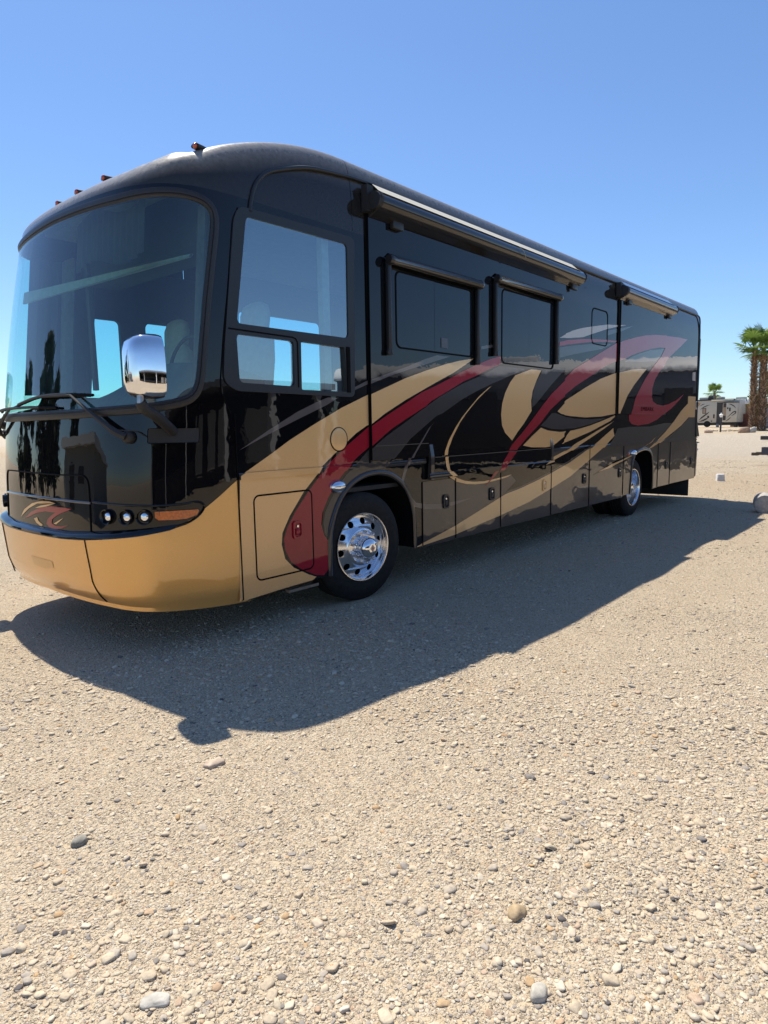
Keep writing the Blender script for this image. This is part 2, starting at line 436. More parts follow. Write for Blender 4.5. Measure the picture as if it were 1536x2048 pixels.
front = obj('front_cap', mb, 'blackfront', RV, smooth=50)
# --- brow and roof over the cab
def inward(l):
    a = S(l-.001, Z1); b = S(l+.001, Z1); t = (b-a).normalized(); n = Vector((t.y, -t.x, 0))
    if l < -.5 and n.y < 0: n = -n
    if l > .5 and n.y > 0: n = -n
    if abs(l) <= .5 and n.x < 0: n = -n
    return n
def brow(l, ph):
    B = S(l, Z1); n = inward(l); m = abs(n.y)**1.23
    d = .62*(1-m)+.14*m; k = .84*(1-m)+1.34*m
    p = B+n*d*(1-math.cos(ph))**k
    x = min(max((p.x-2.81)/1.47, 0), 1); zt = 3.55+.36*x*(2-x)
    p.z = Z1+(zt-Z1)*math.sin(ph); return p
lb = LT+(4.285-Xf(Z1)-.75)
bl = list(np.linspace(-lb, -1.75, 22)) + list(np.linspace(-1.72, 1.72, 91)) + list(np.linspace(1.75, lb, 22))
phs = [PI/2*(k/14)**1.0 for k in range(15)]
mb = MB(); mb.grid([[brow(l, ph) for l in bl] for ph in phs])
half = len(bl)//2
top = [brow(l, PI/2) for l in bl]
near = top[:half+1]; far = top[::-1][:half+1]
deck = []
for k in range(9):
    t = k/8; deck.append([Vector(a)*(1-t)+Vector(b)*t + Vector((0, 0, .02*math.sin(PI*t))) for a, b in zip(near, far)])
mb.grid(deck)
obj('cab_roof', mb, 'blackcap', RV, smooth=60)
# --- windshield, gasket
rows = []
for l in [L0+(LW-.035)*math.sin(t*PI/2) for t in np.linspace(-1, 1, 81)]:
    a, b = wlims(l, .035); rows.append([S(l, a+(b-a)*k/20, .006) for k in range(21)])
obj('windshield', MB().grid(rows), 'windshield', RV, smooth=60)
loop = []
ts = np.linspace(-1, 1, 161)
for t in ts: l = L0+(LW-.03)*math.sin(t*PI/2); loop.append((l, wlims(l, .03)[1]))
for t in ts[::-1][1:-1]: l = L0+(LW-.03)*math.sin(t*PI/2); loop.append((l, wlims(l, .03)[0]))
pl = [S(l, z, .008) for l, z in loop]; nl = []
for l, z in loop: nl.append((S(l, z, .05)-S(l, z, 0)).normalized())
pl.append(pl[0]); nl.append(nl[0])
def sweep(pl, nl, prof):
    rows = []
    for i, p in enumerate(pl):
        t = (pl[(i+1) % (len(pl)-1)] - pl[i-1 if i else len(pl)-2]).normalized(); n = nl[i]; b = t.cross(n).normalized()
        rows.append([p+b*u_+n*v_ for u_, v_ in prof])
    return MB().grid(rows)
prof = [(-.040, -.012), (-.036, .006), (-.022, .011), (-.019, .006), (-.014, .006), (-.010, .014), (.012, .014), (.026, .009), (.030, -.006)]
obj('windshield_gasket', sweep(pl, nl, prof), 'gasket', RV, smooth=45)
# --- side moulding that arches over the driver window to the awning rail
arch = catmull([(3.187, YS-.004, 3.20), (3.20, YS-.004, 3.28), (3.245, YS-.004, 3.40), (3.34, YS-.004, 3.50), (3.495, YS, 3.575), (3.81, YS+.004, 3.672), (4.21, YS+.012, 3.722), (4.53, YS+.016, 3.742)], 8)
obj('roof_moulding', MB().tube(arch, .017, 8), 'satin', RV, smooth=60)

# --- flat side wall ---------------------------------------------------------
Y3 = lambda y: (lambda x, z: Vector((x, y, z)))
DRV = rpoly([(3.085, 3.215), (4.30, 3.232), (4.262, 1.872), (2.985, 1.888), (2.878, 1.955), (2.90, 2.2), (3.03, 3.12)], .06)
FP = [(z, Xend(z)) for z in np.linspace(Z1, 1.243, 24)]
outer = [(x, z) for z, x in FP] + [(14.70, 1.243), (14.70, Z1)]
DRVIN = rpoly([(3.095, 3.19), (4.28, 3.207), (4.242, 1.892), (3.0, 1.908), (2.91, 1.97), (2.93, 2.2), (3.05, 3.11)], .05)
SL1 = [(4.455, 1.30), (8.40, 1.30), (8.40, 3.50), (4.455, 3.50)]
SL2 = [(10.31, 1.745), (12.48, 1.745), (12.48, 3.52), (10.31, 3.52)]
OV = rrect(9.29, 9.865, 2.76, 3.265, .09)
mb = MB().poly(outer, [DRVIN, SL1, SL2, OV], Y3(YS))
for h in (DRVIN, SL1, SL2, OV): mb.rim(h, Y3(YS), Y3(YS+.05))
obj('side_wall', mb, 'black', RV)
# upper body rounding into the roof, behind the cab
def prof_side(ph): return (YS+.14*(1-math.cos(ph))**1.34, Z1+.63*math.sin(ph))
rows = []
for k in range(15): rows.append(prof_side(PI/2*k/14))
prof_all = rows + [(YS+.14+(YC-YS-.14)*k/5, 3.91+.03*math.sin(PI/2*k/5)) for k in range(1, 6)]
prof_all = prof_all + [(2*YC-y, z) for y, z in prof_all[-2::-1]]
xs = list(np.linspace(4.29, 14.45, 30)) + [14.53, 14.60, 14.66, 14.72, 14.76, 14.785, 14.79]
def shrink(x):
    return 0.0 if x < 14.5 else 0.20*(1-math.sqrt(max(0, 1-((x-14.5)/.29)**2)))
g = [[Vector((x, YC+(y-YC)*(1-shrink(x)*.12), Z1+(z-Z1)*(1-shrink(x)))) for y, z in prof_all] for x in xs]
obj('roof', MB().grid(g), 'blackcap', RV, smooth=60)
# rear cap: rounded corner post, back panel, louvers, bumper
mb = MB(); prr = [(14.70, YS)] + [(14.70+.09*math.sin(a), YS+.09*(1-math.cos(a))) for a in np.linspace(0.2, PI/2, 8)] + [(14.79, YC)] 
prr += [(x, 2*YC-y) for x, y in prr[-2::-1]]
mb.grid([[Vector((x, y, z)) for x, y in prr] for z in (.46, 1.0, 1.24, 2.0, 2.6, Z1)])
obj('rear_cap', mb, 'black', RV, smooth=40)
mb = MB()
pr2 = [(14.72, YS-.005)] + [(14.76+.17*math.sin(a), YS-.005+.17*(1-math.cos(a))) for a in np.linspace(0.0, PI/2, 9)] + [(14.95, YC)]
pr2 += [(x, 2*YC-y) for x, y in pr2[-2::-1]]
mb.grid([[Vector((x-dx, y, z)) for x, y in pr2] for z, dx in ((.46, .06), (.50, .02), (.8, .0), (1.12, .0), (1.17, .03), (1.19, .10), (1.19, .16))])
obj('rear_bumper', mb, 'grey', RV, smooth=40)
for k in range(7):
    z = 2.86-k*.068
    obj('rear_louver', MB().add([(14.79, 4.12, z), (14.845, 4.12, z-.035), (14.845, 5.3, z-.035), (14.79, 5.3, z), (14.79, 4.12, z-.045), (14.79, 5.3, z-.045)], [(0,1,2,3), (1,4,5,2), (0,4,1), (3,2,5)]), 'satin', RV)
obj('tail_lamp', MB().lathe([(.0,.014),(.02,.012),(.026,.004),(.028,0)], (14.90, 4.055, 1.02), (.5, -.85, 0), 14), 'chrome', RV, smooth=50)
obj('rear_trim', MB().tube(catmull([(14.40, YS+.014, 3.742), (14.53, YS+.004, 3.725), (14.575, YS-.004, 3.66), (14.588, YS-.005, 3.5), (14.6, YS-.005, 2.6), (14.61, YS-.005, 1.9), (14.64, YS-.005, 1.28)], 6), .014, 8), 'satin', RV, smooth=60)
# gutter / awning rail
obj('gutter_rail', MB().tube([(4.50, YS+.016, 3.742), (10, YS+.016, 3.744), (14.40, YS+.016, 3.742)], .016, 8), 'satin', RV, smooth=60)
# far side, floor, inside
FWIN = [rrect(3.03, 3.47, 1.95, 2.74, .05), rrect(3.75, 4.15, 2.02, 2.75, .06), rrect(4.98, 6.35, 1.85, 3.02, .06)]
mb = MB().poly([(2.965, .42), (14.7, .42), (14.7, Z1), (3.08, Z1), (2.99, 2.9), (2.89, 2.3), (2.835, 1.9), (2.965, 1.65)], FWIN, Y3(YFAR)); mb.poly([(2.965, .6), (14.7, .6), (14.7, Z1), (3.08, Z1), (2.99, 2.9), (2.89, 2.3), (2.835, 1.9), (2.965, 1.65)], FWIN, Y3(YFAR-.05))
for h in FWIN: mb.rim(h, Y3(YFAR), Y3(YFAR-.05))
obj('far_wall', mb, 'interior', RV)
for h in FWIN:
    cx = sum(p[0] for p in h)/len(h); cz = sum(p[1] for p in h)/len(h)
    obj('far_window', MB().poly([(cx+(p[0]-cx)*1.01, cz+(p[1]-cz)*1.01) for p in h], [], Y3(YFAR-.02)), 'farglass', RV)
obj('cab_floor', MB().box(2.35, 8.0, 4.10, 6.52, 1.02, 1.06), 'interior', RV)
obj('cab_ceiling', MB().box(2.75, 8.0, 4.10, 6.52, 3.42, 3.46), 'ceiling', RV)
obj('cab_partition', MB().box(7.9, 7.95, 4.08, 6.54, 1.0, 3.46), 'interior', RV)
obj('underbody', MB().box(2.6, 14.6, 4.72, 6.35, .47, .58).box(2.5, 3.85, 4.12, 6.5, .42, .46).box(5.2, 10.9, 4.10, 6.52, .44, .47).box(12.2, 14.65, 4.10, 6.5, .49, .52), 'dark', RV)

# --- lower body: fender panels and compartment doors ------------------------
FA = [(3.905, .318), (3.908, .5), (3.913, .644), (3.942, .778), (4.037, .958), (4.169, 1.085), (4.322, 1.155), (4.475, 1.182), (4.62, 1.180), (4.766, 1.143), (4.916, 1.056), (5.025, .92), (5.092, .739), (5.109, .56), (5.112, .385)]
FA = [tuple(p) for p in catmull([(x, z, 0) for x, z in FA], 4)]; FA = [(p[0], p[1]) for p in FA]
RA = [(10.985, .415), (11.0, .55), (11.02, .692), (11.045, .88), (11.11, 1.017), (11.25, 1.105), (11.53, 1.148), (11.73, 1.143), (11.88, 1.105), (11.996, 1.02), (12.06, .872), (12.085, .65), (12.085, .415)]
RA = [(p[0], p[1]) for p in catmull([(x, z, 0) for x, z in RA], 4)]
ZU = 1.237
def panel(name, poly, mat, y=YS, depth=.035, label=None, holes=()):
    mb = MB().poly(poly, list(holes), Y3(y)); mb.rim(poly, Y3(y), Y3(y+depth))
    o = obj(name, mb, mat, RV)
    if label: o['label'] = label
    return o
panel('front_fender', [(2.965, .295), (3.10, .296)] + [(3.60, .316), (3.78, .322)] + FA + [(5.232, .383), (5.232, ZU), (2.965, ZU)], 'black')
DOORX = [(5.244, 5.828), (5.838, 6.774), (6.784, 8.084), (8.094, 9.318), (9.328, 10.655)]
ZT_ = {0: 1.045, 1: 1.045, 2: 1.045, 3: ZU, 4: ZU}
for i, (a, b) in enumerate(DOORX):
    panel('compartment_door', rrect(a, b, .372+.004*i, ZT_[i], .012, 2), 'lowgrey')
panel('rear_fender', [(10.665, .415)] + RA + [(12.335, .42), (12.335, ZU), (10.665, ZU)], 'lowgrey')
panel('compartment_door', rrect(12.345, 13.02, .425, ZU, .012, 2), 'lowgrey')
panel('compartment_door', rrect(13.03, 14.66, .43, ZU, .012, 2), 'lowgrey')
panel('sill_panel', [(5.24, 1.047), (8.09, 1.047), (8.09, ZU+.07), (5.24, ZU+.07)], 'black', y=YS+.012)
obj('corner_post', MB().box(14.665, 14.70, YS-.004, YS+.02, .46, 3.3), 'satin', RV)
# dark backing behind the gaps
obj('chassis_backing', MB().box(5.15, 10.95, YS+.04, YS+.05, .40, 1.3).box(12.12, 14.7, YS+.04, YS+.05, .44, 1.3).box(2.97, 3.88, YS+.04, YS+.05, .33, 1.3), 'gap', RV)
# wheel wells
for A_, x0, x1 in ((FA, 3.86, 5.16), (RA, 10.94, 12.13)):
    mb = MB(); mb.grid([[Vector((x, y, z)) for x, z in A_] for y in (YS+.012, YS+.35, YS+.72)])
    mb.box(x0, x1, YS+.72, YS+.75, .40, 1.25)
    obj('wheel_well', mb, 'dark', RV, smooth=50)
    nl = [Vector((0, -1, 0))]*len(A_)
    obj('fender_trim', MB().tube([Vector((x, YS-.006, z)) for x, z in A_], .02, 8, True, (nl, .026, .012)), 'grey' if A_ is FA else 'lowgrey', RV, smooth=60)
# front compartment door groove, fuel cap ring, seams
def groove(name, loop, w=.007, y=YS-.0075, mat='gap'):
    P3 = [Vector((x, y, z)) for x, z in loop]; P3.append(P3[0]); rows = []
    for i, p in enumerate(P3):
        t = (P3[(i+1) % (len(P3)-1)]-P3[i-1 if i else len(P3)-2]).normalized(); b = Vector((t.z, 0, -t.x))
        rows.append([p+b*w+Vector((0, .004, 0)), p+b*w*.5, p-b*w*.5, p-b*w+Vector((0, .004, 0))])
    return obj(name, MB().grid(rows), mat, RV)
groove('door_gap', rrect(3.108, 3.712, .424, 1.093, .05))
cirq = lambda cx, cz, r, n=28: [(cx+r*math.cos(k*2*PI/n), cz+r*math.sin(k*2*PI/n)) for k in range(n)]
obj('filler_cap', MB().lathe([(0, .004), (.088, .004), (.095, .003), (.098, 0)], (4.055, YS-.0065, 1.505), (0, -1, 0), 32), 'gold', RV, smooth=40)
groove('filler_cap_ring', cirq(4.055, 1.505, .104), .0035)
def seam(x0, z0, x1, z1, w=.006, y=YS-.0072, name='panel_seam', mat='gap'):
    d = Vector((x1-x0, 0, z1-z0)).normalized(); n = Vector((d.z, 0, -d.x))*w
    a = Vector((x0, y, z0)); b = Vector((x1, y, z1))
    return obj(name, MB().add([a-n, b-n, b+n, a+n, a-n+Vector((0,.006,0)), b-n+Vector((0,.006,0)), b+n+Vector((0,.006,0)), a+n+Vector((0,.006,0))], [(0,1,2,3), (0,4,5,1), (3,2,6,7)]), mat, RV)
seam(2.968, .30, 2.968, 1.72, .004)
obj('cap_seam', MB().tube([Vector((Xend(z)+.004, YS-.002, z)) for z in np.linspace(1.72, 3.2, 20)], .005, 6), 'gap', RV)
for x in (5.238, 5.833, 6.779, 8.089, 9.323, 10.66, 12.34, 13.025): seam(x, .385 if x < 10 else .43, x, 1.042 if x < 8 else ZU-.004, .006)
seam(4.452, 1.243, 4.452, 3.50, .007, YS-.008)
seam(8.43, 1.40, 8.43, 3.50, .010, YS-.008)
seam(9.06, 3.50, 9.06, 3.51, .004)
# belt mouldings
def belt(x0, x1, zc, y, h=.026, d=.016):
    pr = [(0, -h), (-d*.55, -h), (-d, -h*.45), (-d, h*.1), (-d*.6, h*.25), (-d*.9, h*.55), (-d*.5, h), (0, h)]
    mb = MB(); mb.grid([[Vector((x, y+dy, zc+dz)) for dy, dz in pr] for x in (x0, x1)])
    return obj('belt_moulding', mb, 'grey', RV)
belt(2.975, 5.30, 1.252, YS); belt(8.06, 14.66, 1.262, YS); belt(5.30, 8.06, 1.10, YS-.045)

# --- slide-outs -------------------------------------------------------------
YO = 4.0
mb = MB(); q = rrect(4.462, 8.395, 1.30, 3.497, .012, 2); mb.poly(q, [rrect(4.825, 6.125, 2.345, 3.045, .07), rrect(6.735, 8.04, 2.32, 3.155, .07)], Y3(YO)); mb.rim(q, Y3(YO), Y3(YO+.06))
obj('slide_out', mb, 'black', RV)
mb = MB(); q = rrect(10.318, 12.472, 1.748, 3.517, .012, 2); mb.poly(q, [], Y3(YO)); mb.rim(q, Y3(YO), Y3(YO+.06))
obj('slide_out', mb, 'black', RV)
obj('slide_seal', MB().box(10.255, 10.316, YS-.016, YS+.02, 1.70, 3.54), 'gap', RV)
obj('slide_seal', MB().box(12.474, 12.492, YS-.012, YS+.02, 1.74, 3.52), 'gap', RV)
obj('slide_seal', MB().box(8.396, 8.412, YS-.014, YS+.02, 1.30, 3.50), 'gap', RV)
# deep lower flange under the big slide-out with its end brackets
YK = YS-.045
mb = MB(); q = [(5.40, 1.128), (7.98, 1.128), (7.98, 1.285), (5.40, 1.285)]; mb.poly(q, [], Y3(YK)); mb.rim(q, Y3(YK), Y3(YS+.01)); obj('slide_flange', mb, 'black', RV)
for x0, x1 in ((5.33, 5.385), (7.995, 8.05)):
    mb = MB().add([(x0, YK-.006, 1.06), (x1, YK-.006, 1.06), (x1, YK-.008, 1.30), (x0, YK-.008, 1.30), (x0, YO-.001, 1.42), (x1, YO-.001, 1.42), (x0, YS, 1.06), (x1, YS, 1.06)], [(0,1,2,3), (3,2,5,4), (0,3,4,6), (1,7,5,2), (0,6,7,1)])
    obj('slide_bracket', mb, 'grey', RV)
seam(4.50, 1.432, 5.31, 1.434, .0035, YO-.006, mat='lightgrey'); seam(5.40, 1.288, 7.98, 1.290, .004, YK-.004, mat='lightgrey')
# windows
def window(name, rect, y, div, r=.07, label=None):
    x0, x1, z0, z1 = rect
    f = MB(); o_ = rrect(x0-.006, x1+.006, z0-.006, z1+.006, r); i_ = rrect(x0+.010, x1-.010, z0+.010, z1-.010, r-.01)
    f.poly(o_, [i_], Y3(y-.005)); f.rim(o_, Y3(y-.005), Y3(y+.02)); f.rim(i_, Y3(y-.005), Y3(y+.02))
    w = obj(name, f, 'gap', RV)
    xs_ = [x0+.008] + ([div] if div else []) + [x1-.008]
    inner = rrect(x0+.008, x1-.008, z0+.008, z1-.008, r-.01)
    for a, b in zip(xs_[:-1], xs_[1:]):
        p = clip_half(clip_half(inner, 0, a+(.004 if a == div else 0), False), 0, b-(.004 if b == div else 0), True)
        obj('window_pane', MB().poly(p, [], Y3(y+.004 if a == div else y+.001)), 'winglass', w)
    return w
w1 = window('slide_window', (4.825, 6.125, 2.345, 3.045), YO, 5.434)
obj('window_sticker', MB().box(5.545, 5.66, YO-.002, YO-.001, 2.40, 2.50), simple('sticker', (.10, .12, .14), .5), w1)
w2 = window('slide_window', (6.735, 8.04, 2.32, 3.155), YO, 7.384)
w3 = window('small_window', (9.29, 9.865, 2.76, 3.265), YS, None, .09)
# driver window frame and panes
DF = MB(); P1 = rpoly([(3.142, 3.154), (4.205, 3.161), (4.196, 2.376), (3.016, 2.379)], .045); P2 = rpoly([(3.009, 2.302), (3.567, 2.297), (3.561, 1.941), (3.02, 1.951)], .04); P3_ = rpoly([(3.642, 2.302), (4.144, 2.295), (4.161, 1.916), (3.635, 1.917)], .012)
DF.poly(DRV, [P1, P2, P3_], Y3(YS-.012)); DF.rim(DRV, Y3(YS-.012), Y3(YS+.03))
for h in (P1, P2, P3_): DF.rim(h, Y3(YS-.012), Y3(YS+.03))
dw = obj('driver_window', DF, 'satin', RV)
for h, y in ((P1, YS-.002), (P2, YS+.002), (P3_, YS+.018)): obj('window_pane', MB().poly(h, [], Y3(y)), 'cabglass', dw)
obj('sliding_sash', MB().tube([Vector((x, YS-.013, z)) for x, z in [(2.94, 2.335), (3.55, 2.325), (3.585, 2.318), (3.602, 2.29), (3.600, 1.935)]], .006, 6), 'gap', dw)
obj('window_rail', MB().box(4.165, 4.205, YS-.02, YS+.01, 1.91, 2.30), 'gap', dw)
# window awnings on the slide-out
def win_awning(x0, x1, zt, zb0, dz=0):
    y = 3.94
    t = MB().lathe([(0, 0), (.040, 0), (.047, .01), (.047, .05), (.041, .06), (.041, x1-x0-.06), (.047, x1-x0-.05), (.047, x1-x0-.01), (.040, x1-x0), (0, x1-x0)], (x0, y, zt), (1, 0, 0), 18)
    a = obj('window_awning', t, 'awning', RV, smooth=40)
    for xa in (x0+.01, x1-.05):
        m = MB().obox((xa+.02, YO-.030, (zt+zb0)/2), (1,0,0), (0,1,0), (0,0,1), .022, .026, (zt-zb0)/2)
        obj('awning_arm', m, 'satin', a, bevel=.014, seg=3)
        obj('arm_foot', MB().lathe([(0, -.01), (.03, -.01), (.034, .01), (.03, .04), (0, .045)], (xa+.02, YO-.032, zb0-.025), (0, 0, 1), 12), 'satin', a, smooth=40)
    obj('awning_strip', MB().add([(x0+.06, y+.01, zt+.047), (x1-.06, y+.01, zt+.047), (x1-.06, YO-.001, zt+.075), (x0+.06, YO-.001, zt+.075)], [(0,1,2,3)]), 'awning', a)
    return a
win_awning(4.66, 6.21, 3.105, 2.30); win_awning(6.52, 8.10, 3.225, 2.42)
# slide toppers
def topper(x0, x1, zc, mat, sc=1.0, fab='fabric'):
    y = YS-.115*sc
    pr = [(YS-.005, zc+.085*sc), (y+.01, zc+.075*sc), (y-.045*sc, zc+.055*sc), (y-.072*sc, zc+.01*sc), (y-.065*sc, zc-.035*sc), (y-.04*sc, zc-.07*sc), (y+.01, zc-.09*sc), (YO-.004, zc-.125*sc)]
    mb = MB(); mb.grid([[Vector((x, yy, z)) for yy, z in pr] for x in (x0+.02, x1)])
    a = obj('slide_topper', mb, mat, RV, smooth=60)
    cap = MB()
    pc = [(yy*1.0-.006, z+.006) for yy, z in pr] + [(YS, zc-.12*sc)]
    cap.poly(pc, [], lambda yy, z: Vector((x0, yy, z))); cap.rim(pc, lambda yy, z: Vector((x0, yy, z)), lambda yy, z: Vector((x0+.03, yy, z)))
    obj('end_cap', cap, 'matte', a)
    cap = MB(); cap.poly(pc, [], lambda yy, z: Vector((x1+.012, yy, z))); cap.rim(pc, lambda yy, z: Vector((x1-.01, yy, z)), lambda yy, z: Vector((x1+.012, yy, z)))
    obj('end_cap', cap, 'matte', a)
    obj('fabric_strip', MB().grid([[Vector((x, yy, z)) for yy, z in ((YS+.010, zc+.185*sc), (YS-.03, zc+.165*sc), (y+.01, zc+.095*sc), (y-.048*sc, zc+.062*sc))] for x in (x0+.05, (x0+x1)/2, x1-.12)]), fab, a)
    for xb in (x0+.28, x1-.18):
        obj('topper_clip', MB().box(xb, xb+.15, YO-.05, YO-.003, zc-.165*sc, zc-.09*sc), 'satin', a, bevel=.006)
    obj('topper_bracket', MB().box(x0-.06, x0+.02, YS-.07, YS-.002, zc-.09*sc, zc+.13*sc).lathe([(0, 0), (.075*sc, 0), (.075*sc, .03), (0, .03)], (x0-.03, y, zc-.005), (1, 0, 0), 16), 'matte', a)
    return a
topper(4.47, 8.66, 3.56, 'awning', 1.0); topper(10.22, 12.62, 3.615, 'awning2', .95, 'awning2')
# twig caught on the long topper
obj('dry_twig', MB().tube([(6.83, 3.83, 3.60), (6.90, 3.815, 3.56), (6.98, 3.83, 3.50)], .004, 4).tube([(6.88, 3.818, 3.575), (6.92, 3.81, 3.53)], .003, 4), 'visor', RV)

